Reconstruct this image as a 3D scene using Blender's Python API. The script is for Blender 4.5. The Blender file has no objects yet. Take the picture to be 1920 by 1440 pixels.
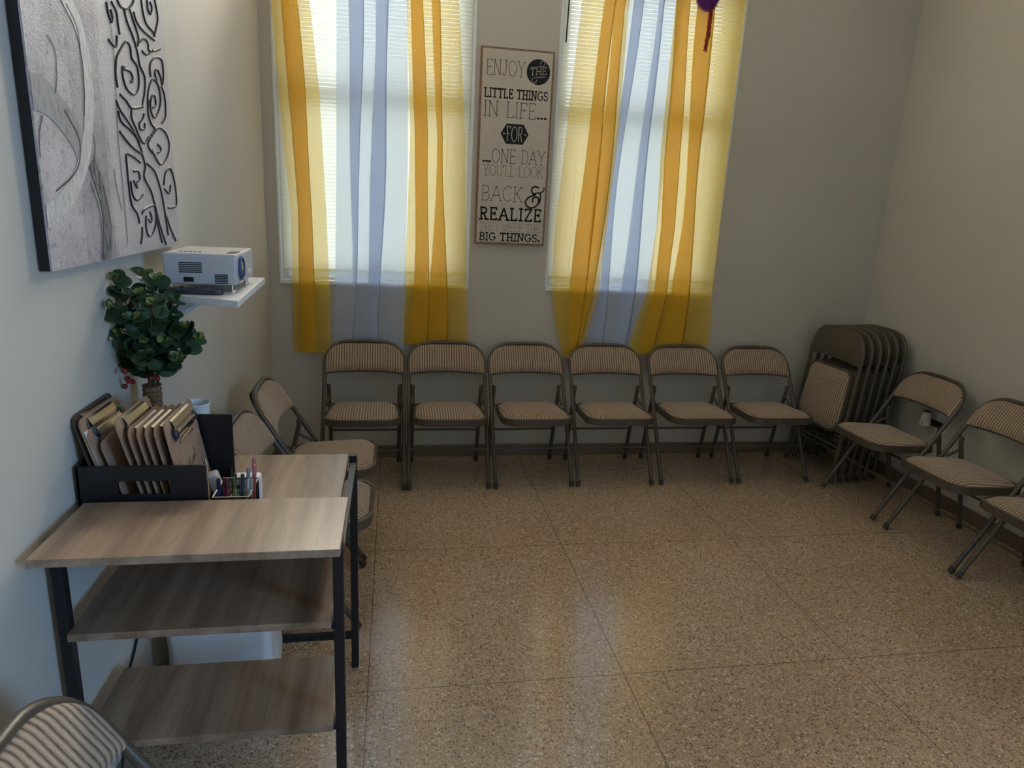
import bpy, bmesh, math, random
from mathutils import Vector, Matrix
PI = math.pi
scn = bpy.context.scene
COL = scn.collection
random.seed(7)

# ------------------------------------------------------------------ camera, world, light, exposure
cam_d = bpy.data.cameras.new('camera')
cam = bpy.data.objects.new('camera', cam_d); COL.objects.link(cam)
cam_d.sensor_fit = 'HORIZONTAL'; cam_d.sensor_width = 36.0
cam_d.lens = 1277.13 / 1920 * 36.0
cam_d.clip_start = 0.05
R_ = Vector((0.98532149, -0.16341601, 0.04936356))
U_ = Vector((-0.005294, 0.25977765, 0.96565395))
F_ = Vector((0.17062686, 0.95174092, -0.25509938))
m = Matrix((R_, U_, -F_)).transposed().to_4x4()
m.translation = Vector((0.70732, -4.14599, 1.59315))
cam.matrix_world = m
scn.camera = cam
scn.view_settings.view_transform = 'Standard'
scn.view_settings.look = 'None'
scn.view_settings.gamma = 1.0
scn.view_settings.use_curve_mapping = False
scn.view_settings.exposure = 0.22

w = bpy.data.worlds.new('sky'); scn.world = w; w.use_nodes = True
bg = w.node_tree.nodes['Background']
bg.inputs[0].default_value = (0.78, 0.89, 1.0, 1); bg.inputs[1].default_value = 3.2

def area(name, loc, rot, sx, sy, power, col):
    d = bpy.data.lights.new(name, 'AREA'); d.shape = 'RECTANGLE'; d.size = sx; d.size_y = sy
    d.energy = power; d.color = col
    o = bpy.data.objects.new(name, d); COL.objects.link(o); o.location = loc; o.rotation_euler = rot
    return o
# fill lamps behind upper window openings added, out of view, to brighten the room
area('unseen_daylight', (0.60, 0.235, 3.245), (-PI/2, 0, 0), 1.1, 0.6, 76, (1.0, 0.91, 0.76))
area('unseen_daylight', (2.18, 0.235, 3.245), (-PI/2, 0, 0), 1.1, 0.6, 76, (1.0, 0.91, 0.76))
# cool daylight through the side window behind the camera
area('unseen_daylight', (4.10, -5.45, 1.95), (0, PI/2, 0), 1.4, 1.3, 110, (0.18, 0.48, 1.0))

# ------------------------------------------------------------------ mesh helpers
class MB:
    def __init__(s): s.v = []; s.f = []
    def add(s, vs, fs):
        n = len(s.v); s.v += [tuple(x) for x in vs]; s.f += [tuple(i + n for i in f) for f in fs]
    def box(s, lo, hi, rot=None, piv=None):
        x0, y0, z0 = lo; x1, y1, z1 = hi
        vs = [Vector(c) for c in ((x0,y0,z0),(x1,y0,z0),(x1,y1,z0),(x0,y1,z0),(x0,y0,z1),(x1,y0,z1),(x1,y1,z1),(x0,y1,z1))]
        if rot is not None:
            pv = Vector(piv) if piv is not None else (Vector(lo) + Vector(hi)) / 2
            vs = [rot @ (q - pv) + pv for q in vs]
        s.add(vs, [(0,3,2,1),(4,5,6,7),(0,1,5,4),(1,2,6,5),(2,3,7,6),(3,0,4,7)])
    def tube(s, pts, r, n=10, closed=False, caps=True, rs=None):
        P = [Vector(q) for q in pts]; m_ = len(P); rings = []
        T = []
        for i in range(m_):
            a = P[(i-1) % m_] if (closed or i > 0) else P[i]
            b = P[(i+1) % m_] if (closed or i < m_-1) else P[i]
            T.append((b - a).normalized())
        t = T[0]; nrm = Vector((0,0,1)) if abs(t.z) < .9 else Vector((1,0,0))
        nrm = (nrm - t * nrm.dot(t)).normalized()
        vs = []
        for i in range(m_):
            t = T[i]; nrm = (nrm - t * nrm.dot(t))
            nrm = nrm.normalized() if nrm.length > 1e-6 else t.orthogonal().normalized()
            bi = t.cross(nrm); rr = rs[i] if rs else r
            for k in range(n):
                a = 2*PI*k/n
                vs.append(P[i] + (nrm*math.cos(a) + bi*math.sin(a)) * rr)
        fs = []
        for i in range(m_ if closed else m_-1):
            j = (i+1) % m_
            for k in range(n):
                fs.append((i*n+k, i*n+(k+1) % n, j*n+(k+1) % n, j*n+k))
        if caps and not closed:
            fs.append(tuple(reversed(range(n)))); fs.append(tuple((m_-1)*n + k for k in range(n)))
        s.add(vs, fs)
    def lathe(s, prof, c=(0,0,0), n=20, M=None):
        vs = []; fs = []; k_ = len(prof)
        for r, z in prof:
            for k in range(n):
                a = 2*PI*k/n; q = Vector((r*math.cos(a), r*math.sin(a), z))
                if M is not None: q = M @ q
                vs.append(q + Vector(c))
        for i in range(k_-1):
            for k in range(n):
                fs.append((i*n+k, i*n+(k+1) % n, (i+1)*n+(k+1) % n, (i+1)*n+k))
        fs.append(tuple(reversed(range(n)))); fs.append(tuple((k_-1)*n+k for k in range(n)))
        s.add(vs, fs)
    def sphere(s, c, r, n=10, sc=(1,1,1)):
        prof = [(max(1e-4, r*math.sin(PI*i/n)), -r*math.cos(PI*i/n)) for i in range(n+1)]
        s.lathe(prof, c, n*2, Matrix.Diagonal(Vector(sc)))
    def prism(s, poly, fn, a, b):
        # poly: list of 2D points, fn(u, v, w) -> 3D, extruded from w=a to w=b
        n = len(poly)
        vs = [fn(u, v, a) for u, v in poly] + [fn(u, v, b) for u, v in poly]
        fs = [tuple(reversed(range(n))), tuple(range(n, 2*n))]
        fs += [(i, (i+1) % n, n + (i+1) % n, n + i) for i in range(n)]
        s.add(vs, fs)
    def grid(s, fn, nu, nv):
        vs = [fn(i/nu, j/nv) for j in range(nv+1) for i in range(nu+1)]
        fs = [(j*(nu+1)+i, j*(nu+1)+i+1, (j+1)*(nu+1)+i+1, (j+1)*(nu+1)+i) for j in range(nv) for i in range(nu)]
        s.add(vs, fs)
    def ribbon(s, pts, wd, fn, h=0.0):
        # flat ribbon of width wd along 2D polyline, fn(u, v, h) -> 3D
        P = [Vector(q) for q in pts]; m_ = len(P); L = []
        for i in range(m_):
            t = (P[min(i+1, m_-1)] - P[max(i-1, 0)])
            t = t.normalized() if t.length > 1e-9 else Vector((1,0))
            nn = Vector((-t.y, t.x)); e = 0
            if i == 0: e = -wd*.3
            if i == m_-1: e = wd*.3
            c = P[i] + t*e
            L.append((c + nn*wd/2, c - nn*wd/2))
        vs = []
        for a, b in L: vs += [fn(a.x, a.y, h), fn(b.x, b.y, h)]
        s.add(vs, [(2*i, 2*i+1, 2*i+3, 2*i+2) for i in range(m_-1)])
    def build(s, name, mat, parent=None, smooth=35, bevel=0.0):
        me = bpy.data.meshes.new(name); me.from_pydata(s.v, [], s.f); 
        bm = bmesh.new(); bm.from_mesh(me); bmesh.ops.recalc_face_normals(bm, faces=bm.faces); bm.to_mesh(me); bm.free()
        me.materials.append(mat)
        if smooth: 
            for q in me.polygons: q.use_smooth = True
            me.set_sharp_from_angle(angle=math.radians(smooth))
        o = bpy.data.objects.new(name, me); COL.objects.link(o)
        if parent is not None: o.parent = parent
        if bevel:
            b = o.modifiers.new('bevel', 'BEVEL'); b.width = bevel; b.segments = 2; b.limit_method = 'ANGLE'; b.angle_limit = math.radians(40)
        return o

def tag(o, label=None, cat=None, group=None, kind=None):
    if label: o['label'] = label
    if cat: o['category'] = cat
    if group: o['group'] = group
    if kind: o['kind'] = kind
    return o
def thing(name, label, cat, loc=(0,0,0), rz=0.0, group=None):
    o = bpy.data.objects.new(name, None); COL.objects.link(o)
    o.location = loc; o.rotation_euler = (0, 0, rz); o.empty_display_size = .1
    return tag(o, label, cat, group)
def struct(o): o['kind'] = 'structure'; return o
def dup(root, loc, rot, label, group=None):
    r = root.copy(); COL.objects.link(r); r.location = loc; r.rotation_euler = rot
    r['label'] = label
    if group: r['group'] = group
    for ch in list(root.children):
        c = ch.copy(); COL.objects.link(c); c.parent = r
        for g in ch.children:
            d = g.copy(); COL.objects.link(d); d.parent = c
    return r
def smoothline(pts, k=4):
    # Catmull-Rom
    P = [Vector(q) for q in pts]; out = []
    for i in range(len(P)-1):
        a = P[max(i-1,0)]; b = P[i]; c = P[i+1]; d = P[min(i+2,len(P)-1)]
        for j in range(k):
            t = j/k
            out.append(.5*((2*b) + (c-a)*t + (2*a-5*b+4*c-d)*t*t + (3*b-a-3*c+d)*t**3))
    out.append(P[-1]); return out

# ------------------------------------------------------------------ materials
class NT:
    def __init__(s, name):
        s.m = bpy.data.materials.new(name); s.m.use_nodes = True; s.t = s.m.node_tree; s.n = s.t.nodes; s.l = s.t.links
        s.b = s.n['Principled BSDF']; s.o = s.n['Material Output']
    def node(s, typ, **kw):
        x = s.n.new(typ)
        for k, v in kw.items():
            if k.startswith('i_'):
                key = k[2:]; key = int(key) if key.isdigit() else key.replace('_', ' ')
                x.inputs[key].default_value = v
            else: setattr(x, k, v)
        return x
    def link(s, a, b): s.l.new(a, b)
    def coord(s, kind='Object', scale=(1,1,1)):
        c = s.node('ShaderNodeTexCoord'); mp = s.node('ShaderNodeMapping'); mp.inputs['Scale'].default_value = scale
        s.link(c.outputs[kind], mp.inputs[0]); return mp.outputs[0]
    def noise(s, vec, scale, detail=3, rough=.5):
        x = s.node('ShaderNodeTexNoise'); x.inputs['Scale'].default_value = scale; x.inputs['Detail'].default_value = detail
        x.inputs['Roughness'].default_value = rough
        s.link(vec, x.inputs['Vector']); return x.outputs['Fac']
    def ramp(s, fac, stops, interp='LINEAR'):
        x = s.node('ShaderNodeValToRGB'); x.color_ramp.interpolation = interp
        e = x.color_ramp.elements
        while len(e) < len(stops): e.new(.5)
        for q, (p, c) in zip(e, stops):
            q.position = p; q.color = (c[0], c[1], c[2], 1) if len(c) == 3 else c
        s.link(fac, x.inputs[0]); return x.outputs[0]
    def mix(s, fac, a, b, mode='MIX'):
        x = s.node('ShaderNodeMix', data_type='RGBA', blend_type=mode)
        for v, i in ((fac, 0), (a, 6), (b, 7)):
            if hasattr(v, 'is_linked'): s.link(v, x.inputs[i])
            else: x.inputs[i].default_value = v if i == 0 else (v[0], v[1], v[2], 1)
        return x.outputs[2]
    def math(s, op, a, b=None, c=None):
        x = s.node('ShaderNodeMath', operation=op)
        for i, v in enumerate((a, b, c)):
            if v is None: continue
            if hasattr(v, 'is_linked'): s.link(v, x.inputs[i])
            else: x.inputs[i].default_value = v
        return x.outputs[0]
    def bump(s, h, strength, dist=.002):
        x = s.node('ShaderNodeBump'); x.inputs['Strength'].default_value = strength; x.inputs['Distance'].default_value = dist
        s.link(h, x.inputs['Height']); s.link(x.outputs[0], s.b.inputs['Normal'])
    def color(s, c):
        if hasattr(c, 'is_linked'): s.link(c, s.b.inputs['Base Color'])
        else: s.b.inputs['Base Color'].default_value = (c[0], c[1], c[2], 1)

def plain(name, col, rough=.5, metal=0.0, spec=.5, var=.12, scale=30):
    t = NT(name); v = t.coord(); n = t.noise(v, scale)
    d = [max(0, c*(1-var)) for c in col]; l = [min(1, c*(1+var)) for c in col]
    t.color(t.ramp(n, [(.3, d), (.7, l)]))
    t.b.inputs['Roughness'].default_value = rough; t.b.inputs['Metallic'].default_value = metal
    t.b.inputs['Specular IOR Level'].default_value = spec
    return t.m

def wall_mat(name, col):
    t = NT(name); v = t.coord()
    n = t.noise(v, 2.2, 4); n2 = t.noise(v, 180, 2)
    t.color(t.ramp(n, [(.3, [c*.97 for c in col]), (.7, [c*1.03 for c in col])]))
    t.b.inputs['Roughness'].default_value = .55; t.b.inputs['Specular IOR Level'].default_value = .3
    t.bump(n2, .12, .001); return t.m
M_WALL = wall_mat('wall_paint', (.56, .515, .435))
M_CEIL = wall_mat('ceiling_paint', (.55, .54, .51))

def terrazzo():
    t = NT('terrazzo'); v = t.coord()
    big = t.noise(v, 1.3, 3)
    base = t.ramp(big, [(.3, (.47, .32, .195)), (.7, (.58, .40, .25))])
    def chips(scale, th, rnd):
        vo = t.node('ShaderNodeTexVoronoi', feature='F1'); vo.inputs['Scale'].default_value = scale
        vo.inputs['Randomness'].default_value = 1.0
        mp = t.node('ShaderNodeMapping'); mp.inputs['Location'].default_value = (rnd, rnd*2, 0); t.link(v, mp.inputs[0])
        t.link(mp.outputs[0], vo.inputs['Vector'])
        sep = t.node('ShaderNodeSeparateColor'); t.link(vo.outputs['Color'], sep.inputs[0])
        m1 = t.math('LESS_THAN', vo.outputs['Distance'], th)
        return m1, sep.outputs[0], sep.outputs[1], vo.outputs['Color']
    c = base
    m1, r, g, _ = chips(100, .45, 0.0)
    chipc = t.ramp(r, [(0, (.06, .035, .022)), (.16, (.16, .09, .055)), (.24, (.34, .225, .14)), (.5, (.50, .36, .235)), (.72, (.64, .51, .38)), (.9, (.84, .77, .65))], 'CONSTANT')
    c = t.mix(t.math('MULTIPLY', m1, .68), c, chipc)
    m2, r2, g2, _ = chips(190, .42, 3.1)
    c2 = t.ramp(r2, [(0, (.03, .018, .012)), (.17, (.27, .17, .105)), (.66, (.48, .34, .22)), (.86, (.84, .77, .64))], 'CONSTANT')
    c = t.mix(t.math('MULTIPLY', m2, .65), c, c2)
    # divider joints
    sp = t.node('ShaderNodeSeparateXYZ'); t.link(v, sp.inputs[0])
    def joint(out, off, step):
        q = t.math('DIVIDE', t.math('SUBTRACT', out, off), step)
        fr = t.math('FRACT', t.math('ADD', q, 100.5))
        d = t.math('ABSOLUTE', t.math('SUBTRACT', fr, .5))
        return t.math('LESS_THAN', d, .0014/step)
    j = t.math('MAXIMUM', joint(sp.outputs[0], 1.517, .891), joint(sp.outputs[1], -2.175, .951))
    c = t.mix(j, c, (.10, .065, .04))
    t.color(c)
    rn = t.noise(v, 9, 4)
    rr = t.node('ShaderNodeMapRange'); rr.inputs[3].default_value = .12; rr.inputs[4].default_value = .20
    t.link(rn, rr.inputs[0]); t.link(rr.outputs[0], t.b.inputs['Roughness'])
    t.b.inputs['Specular IOR Level'].default_value = .9
    return t.m
M_FLOOR = terrazzo()
def terr_base():
    t = NT('terrazzo_base'); v = t.coord()
    n = t.noise(v, 160, 2); t.color(t.ramp(n, [(.35, (.13, .09, .06)), (.6, (.22, .155, .105)), (.75, (.36, .28, .2))]))
    t.b.inputs['Roughness'].default_value = .35; return t.m
M_BASE = terr_base()

def fabric():
    t = NT('ribbed_chair_fabric'); c = t.node('ShaderNodeTexCoord'); sp = t.node('ShaderNodeSeparateXYZ'); t.link(c.outputs['Object'], sp.inputs[0])
    wob = t.node('ShaderNodeTexNoise'); wob.inputs['Scale'].default_value = 14; t.link(c.outputs['Object'], wob.inputs['Vector'])
    x = t.math('ADD', sp.outputs[0], t.math('MULTIPLY', t.math('SUBTRACT', wob.outputs['Fac'], .5), .004))
    ph = t.math('FRACT', t.math('ADD', t.math('DIVIDE', x, .0148), 50.0))
    d = t.math('ABSOLUTE', t.math('SUBTRACT', ph, .5))           # 0 mid of rib .. .5 at groove
    mp = t.node('ShaderNodeMapping'); mp.inputs['Scale'].default_value = (68, 16, 16); t.link(c.outputs['Object'], mp.inputs[0])
    n = t.noise(mp.outputs[0], 4.0, 3, .6)
    rib = t.ramp(t.math('ADD', d, t.math('MULTIPLY', t.math('SUBTRACT', n, .5), .34)), [(.02, (.55, .41, .285)), (.25, (.42, .30, .20)), (.39, (.18, .126, .082)), (.49, (.07, .05, .035))])
    n2 = t.noise(c.outputs['Object'], 260, 2, .6)
    col = t.mix(t.math('MULTIPLY', n2, .45), rib, (.27, .19, .13))
    t.color(col); t.b.inputs['Roughness'].default_value = .95; t.b.inputs['Specular IOR Level'].default_value = .15
    t.b.inputs['Sheen Weight'].default_value = .25; t.b.inputs['Sheen Roughness'].default_value = .5
    h = t.math('SUBTRACT', .5, d); t.bump(t.math('ADD', h, t.math('MULTIPLY', n2, .3)), .7, .004)
    return t.m
M_FAB = fabric()
M_CMETAL = plain('olive_grey_enamel', (.092, .072, .050), .36, 0, .5, .08)
M_RUBBER = plain('dark_rubber', (.045, .038, .03), .7)
M_BLACK = plain('black_enamel', (.012, .012, .014), .42, 0, .4)
M_BLACKPL = plain('black_plastic', (.010, .0105, .013), .35, 0, .5)
M_DARK = plain('dark_plastic', (.03, .032, .04), .4)
M_CHROME = plain('polished_steel', (.75, .72, .66), .22, 1.0, .5, .06)
M_WHITE = plain('white_plastic', (.72, .72, .71), .4, 0, .5, .04)
M_FRAMEW = plain('white_window_paint', (.80, .82, .84), .4, 0, .5, .03)
M_PROJ = plain('silver_white_plastic', (.47, .45, .445), .42, 0, .5, .04)
M_SHELFW = plain('white_board', (.66, .65, .64), .45, 0, .4, .04)
M_PAPER = plain('paper', (.82, .82, .84), .8, 0, .2, .03)
M_BLUE = plain('blue_ring', (.05, .09, .22), .3)
M_TWINE = plain('twine', (.20, .115, .065), .9, 0, .2, .35, 140)
M_BERRY = plain('berry_red', (.22, .012, .014), .3)
M_STEM = plain('stem_green', (.08, .075, .03), .7)
M_BAG = plain('white_bag_plastic', (.70, .71, .70), .45, 0, .5, .05, 8)
M_CABLE = plain('black_cable', (.015, .015, .016), .5)

def wood(name, axis=1, tint=(1,1,1)):
    t = NT(name); sc = [24, 24, 24]; sc[axis] = 1.6
    v = t.coord('Object', tuple(sc)); n = t.noise(v, 1.0, 6, .65)
    v2 = t.coord('Object', (7.5, .35, 1) if axis == 1 else (.35, 7.5, 1)); n2 = t.noise(v2, 1.0, 2)
    v3 = t.coord('Object', (150, 7, 60) if axis == 1 else (7, 150, 60)); n3 = t.noise(v3, 1.0, 3, .7)
    a = t.ramp(n, [(.28, (.15, .095, .060)), (.5, (.29, .195, .130)), (.72, (.40, .285, .20))])
    b = t.ramp(n2, [(.33, (.48, .44, .41)), (.48, (.95, .93, .92)), (.68, (1.2, 1.15, 1.1))])
    c = t.mix(1.0, a, b, 'MULTIPLY')
    c = t.mix(t.math('MULTIPLY', t.math('GREATER_THAN', n3, .62), .35), c, (.13, .085, .06))
    c = t.mix(1.0, c, tint, 'MULTIPLY')
    t.color(c); t.b.inputs['Roughness'].default_value = .33; t.b.inputs['Specular IOR Level'].default_value = .75
    t.bump(n3, .15, .0006); return t.m
M_WOOD = wood('greige_oak_laminate')
M_HARD = wood('hardboard', 2)
def hardboard():
    t = NT('brown_hardboard'); v = t.coord(); n = t.noise(v, 60, 4, .7)
    t.color(t.ramp(n, [(.3, (.30, .185, .115)), (.7, (.40, .26, .17))])); t.b.inputs['Roughness'].default_value = .5; return t.m
M_HARD = hardboard()
M_HARDD = plain('dark_brown_hardboard', (.075, .05, .035), .45)

def sheer(name, col, op0, op1, trl=.6):
    t = NT(name); t.n.remove(t.b)
    lw = t.node('ShaderNodeLayerWeight'); lw.inputs[0].default_value = .45
    v = t.coord('Object'); n = t.noise(v, 420, 2)
    mr = t.node('ShaderNodeMapRange'); mr.inputs[3].default_value = op0; mr.inputs[4].default_value = op1
    t.link(lw.outputs['Facing'], mr.inputs[0])
    op = t.math('ADD', mr.outputs[0], t.math('MULTIPLY', t.math('SUBTRACT', n, .5), .12))
    d = t.node('ShaderNodeBsdfDiffuse'); d.inputs[0].default_value = (*col, 1)
    tr = t.node('ShaderNodeBsdfTranslucent'); tr.inputs[0].default_value = (*col, 1)
    mx = t.node('ShaderNodeMixShader'); mx.inputs[0].default_value = trl; t.link(d.outputs[0], mx.inputs[1]); t.link(tr.outputs[0], mx.inputs[2])
    tp = t.node('ShaderNodeBsdfTransparent')
    m2 = t.node('ShaderNodeMixShader'); t.link(op, m2.inputs[0]); t.link(tp.outputs[0], m2.inputs[1]); t.link(mx.outputs[0], m2.inputs[2])
    t.link(m2.outputs[0], t.o.inputs[0]); return t.m
M_YEL = sheer('yellow_sheer', (.96, .66, .075), .64, .97, .52)
M_WHT = sheer('white_sheer', (.76, .83, .98), .72, .98, .52)
def blind_mat():
    t = NT('white_blind_vinyl'); t.n.remove(t.b)
    d = t.node('ShaderNodeBsdfDiffuse'); d.inputs[0].default_value = (.86, .84, .76, 1)
    tr = t.node('ShaderNodeBsdfTranslucent'); tr.inputs[0].default_value = (.88, .84, .70, 1)
    mx = t.node('ShaderNodeMixShader'); mx.inputs[0].default_value = .55; t.link(d.outputs[0], mx.inputs[1]); t.link(tr.outputs[0], mx.inputs[2])
    t.link(mx.outputs[0], t.o.inputs[0]); return t.m
M_BLIND = blind_mat()
def glass_mat():
    t = NT('window_glass'); t.n.remove(t.b)
    g = t.node('ShaderNodeBsdfGlossy'); g.inputs['Roughness'].default_value = .02
    tp = t.node('ShaderNodeBsdfTransparent'); tp.inputs[0].default_value = (.96, .98, .98, 1)
    lw = t.node('ShaderNodeFresnel'); lw.inputs[0].default_value = 1.3
    m2 = t.node('ShaderNodeMixShader'); t.link(lw.outputs[0], m2.inputs[0]); t.link(tp.outputs[0], m2.inputs[1]); t.link(g.outputs[0], m2.inputs[2])
    t.link(m2.outputs[0], t.o.inputs[0]); return t.m
M_GLASS = glass_mat()

# ------------------------------------------------------------------ the room
XL, XR, YF, ZC = -.02, 3.877, -6.3, 3.75
def slab(name, lo, hi, mat):
    b = MB(); b.box(lo, hi); return struct(b.build(name, mat, smooth=0))
slab('floor', (-.4, YF-.2, -.1), (XR+.2, .25, 0), M_FLOOR)
slab('ceiling', (-.4, YF-.2, ZC), (XR+.2, .25, ZC+.1), M_CEIL)
def wx(y): return -.012 + .004*y          # the left wall is not quite square to the window wall
b = MB(); b.prism([(wx(.25), .25), (wx(YF-.2), YF-.2), (-.4, YF-.2), (-.4, .25)], lambda u, v, w_: (u, v, w_), 0, ZC); struct(b.build('wall_left', M_WALL, smooth=0))
b = MB(); GA, GB, GZA, GZB = -6.15, -4.75, 1.2, 2.7
b.box((XR, GB, 0), (XR+.2, .25, ZC)); b.box((XR, YF, 0), (XR+.2, GA, ZC)); b.box((XR, GA, 0), (XR+.2, GB, GZA)); b.box((XR, GA, GZB), (XR+.2, GB, ZC))
struct(b.build('wall_right', M_WALL, smooth=0))
b = MB()
for y in (GA, (GA+GB)/2-.02, GB-.04): b.box((XR+.08, y, GZA), (XR+.14, y+.04, GZB))
for z in (GZA, GZB-.04): b.box((XR+.08, GA+.04, z), (XR+.14, GB-.04, z+.04))
fw = struct(b.build('window_3', M_FRAMEW, smooth=0))
b = MB(); b.box((XR+.108, GA+.02, GZA+.02), (XR+.112, GB-.02, GZB-.02)); b.build('pane', M_GLASS, fw, smooth=0)
slab('wall_front', (-.4, YF-.2, 0), (XR+.2, YF, ZC), M_WALL)
WIN = [(.05, 1.15), (1.625, 2.735)]
Z0, Z1, Z2, Z3 = 1.095, 2.86, 2.94, 3.55  # last two heights bound the unseen upper openings, added for the fill lamps
b = MB()
xs = [-.1, WIN[0][0], WIN[0][1], WIN[1][0], WIN[1][1], XR]
zs = [0, Z0, Z1, Z2, Z3, ZC]
for i in range(5):
    for j in range(5):
        if i in (1, 3) and j in (1, 3): continue
        b.box((xs[i], 0, zs[j]), (xs[i+1], .22, zs[j+1]))
wb = struct(b.build('wall_back', M_WALL, smooth=0))
# merge coincident vertices so the wall reads as one skin
bm = bmesh.new(); bm.from_mesh(wb.data); bmesh.ops.remove_doubles(bm, verts=bm.verts, dist=1e-5)
seen = {}; dead = []
for f in bm.faces:
    k = tuple(round(c, 4) for c in f.calc_center_median())
    if k in seen: dead += [f, seen[k]]
    else: seen[k] = f
bmesh.ops.delete(bm, geom=list(set(dead)), context='FACES'); bm.to_mesh(wb.data); bm.free()

def base(name, lo, hi):
    b = MB(); b.box(lo, hi); struct(b.build(name, M_BASE, smooth=0, bevel=.004))
base('baseboard_back', (-.01, -.012, 0), (XR, 0, .078))
base('baseboard_right', (XR-.012, YF, 0), (XR, -.012, .078))
b = MB(); b.prism([(wx(-.012), -.012), (wx(YF), YF), (wx(YF)+.012, YF), (wx(-.012)+.012, -.012)], lambda u, v, w_: (u, v, w_), 0, .078); struct(b.build('baseboard_left', M_BASE, smooth=0))

for wi, (x0, x1) in enumerate(WIN):
    root = bpy.data.objects.new('window_%d' % (wi+1), None); COL.objects.link(root); struct(root); root.location = ((x0+x1)/2, .1, Z0)
    ox, oy, oz = root.location
    def P(b, name, mat, bev=.002): 
        o = b.build(name, mat, root, smooth=0, bevel=bev); o.location = (-ox, -oy, -oz); return o
    b = MB(); t = .045
    for za, zb in ((Z0, Z1), (Z2, Z3)):
        b.box((x0, .06, za), (x0+t, .17, zb)); b.box((x1-t, .06, za), (x1, .17, zb))
        b.box((x0+t, .06, zb-t), (x1-t, .17, zb))
        b.box((x0+t, .06, za), (x1-t, .17, za+t*.6))
    P(b, 'window_frame', M_FRAMEW)
    b = MB(); xa, xb = x0+t, x1-t; s = .04; zm = 2.125
    b.box((xa, .12, zm-.045), (xb, .155, zm+.045))
    b.box((xa, .12, Z0+t*.6), (xa+s, .15, Z1-t)); b.box((xb-s, .12, Z0+t*.6), (xb, .15, Z1-t))
    b.box((xa+s, .12, Z0+t*.6), (xb-s, .15, Z0+t*.6+.03))
    P(b, 'sash', M_FRAMEW)
    b = MB(); b.box((xa+.01, .132, Z0+.04), (xb-.01, .136, Z1-.05)); P(b, 'pane', M_GLASS, 0)
    b = MB(); b.box((xa-.01, .112, Z2+.015), (xb+.01, .116, Z3-.03)); P(b, 'added_upper_pane', M_GLASS, 0)  # glazes the added upper opening that lets the fill lamp in
    # painted return of the opening, a thin metal-white liner and sill
    b = MB()
    b.box((x0, -.004, Z0), (x0+.012, .06, Z1)); b.box((x1-.012, -.004, Z0), (x1, .06, Z1))
    b.box((x0, -.012, Z0-.012), (x1, .06, Z0+.010))
    P(b, 'sill', M_FRAMEW)

BLAB = ['white slat blind lowered in the left window beside the corner', 'white slat blind lowered in the right window, with its tilt wand']
for wi, (x0, x1) in enumerate(WIN):
    root = thing('window_blind', BLAB[wi], 'blind', ((x0+x1)/2, .04, Z0))
    ox, oy, oz = root.location
    def P(b, name, mat, **k):
        o = b.build(name, mat, root, **k); o.location = (-ox, -oy, -oz); return o
    xa, xb = x0+.022, x1-.022
    b = MB(); z = Z0+.088; ang = math.radians(62)
    zrail = Z0+.07
    while z < 2.80:
        # a curved slat of three strips
        for (u0, h0, u1, h1) in ((-1, 0, -.33, .0016), (-.33, .0016, .33, .0016), (.33, .0016, 1, 0)):
            def q(u, h): return (.034 + u*.0125*math.cos(ang) - h*math.sin(ang), z - u*.0125*math.sin(ang)*-1 - 0*h + h*math.cos(ang))
            (ya, za), (yb, zb) = q(u0, h0), q(u1, h1)
            b.add([(xa, ya, za), (xb, ya, za), (xb, yb, zb), (xa, yb, zb)], [(0,1,2,3)])
        z += .0212
    P(b, 'slats', M_BLIND, smooth=50)
    b = MB(); b.box((xa, .022, 2.81), (xb, .052, 2.855)); P(b, 'headrail', M_FRAMEW, smooth=0)
    b = MB(); b.box((xa, .022, zrail-.008), (xb, .046, zrail+.006)); P(b, 'bottom_rail', M_BLIND, smooth=0, bevel=.002)
    for fx in (.12, .5, .88):
        b = MB(); xx = xa + (xb-xa)*fx; b.tube([(xx, .019, zrail), (xx, .019, 2.81)], .0011, 5); P(b, 'ladder_cord', M_WHITE)
    if wi == 1:
        b = MB(); b.tube([(1.668, .008, 2.80), (1.664, .008, 2.50)], .0045, 6); P(b, 'tilt_wand', M_DARK)

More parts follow.
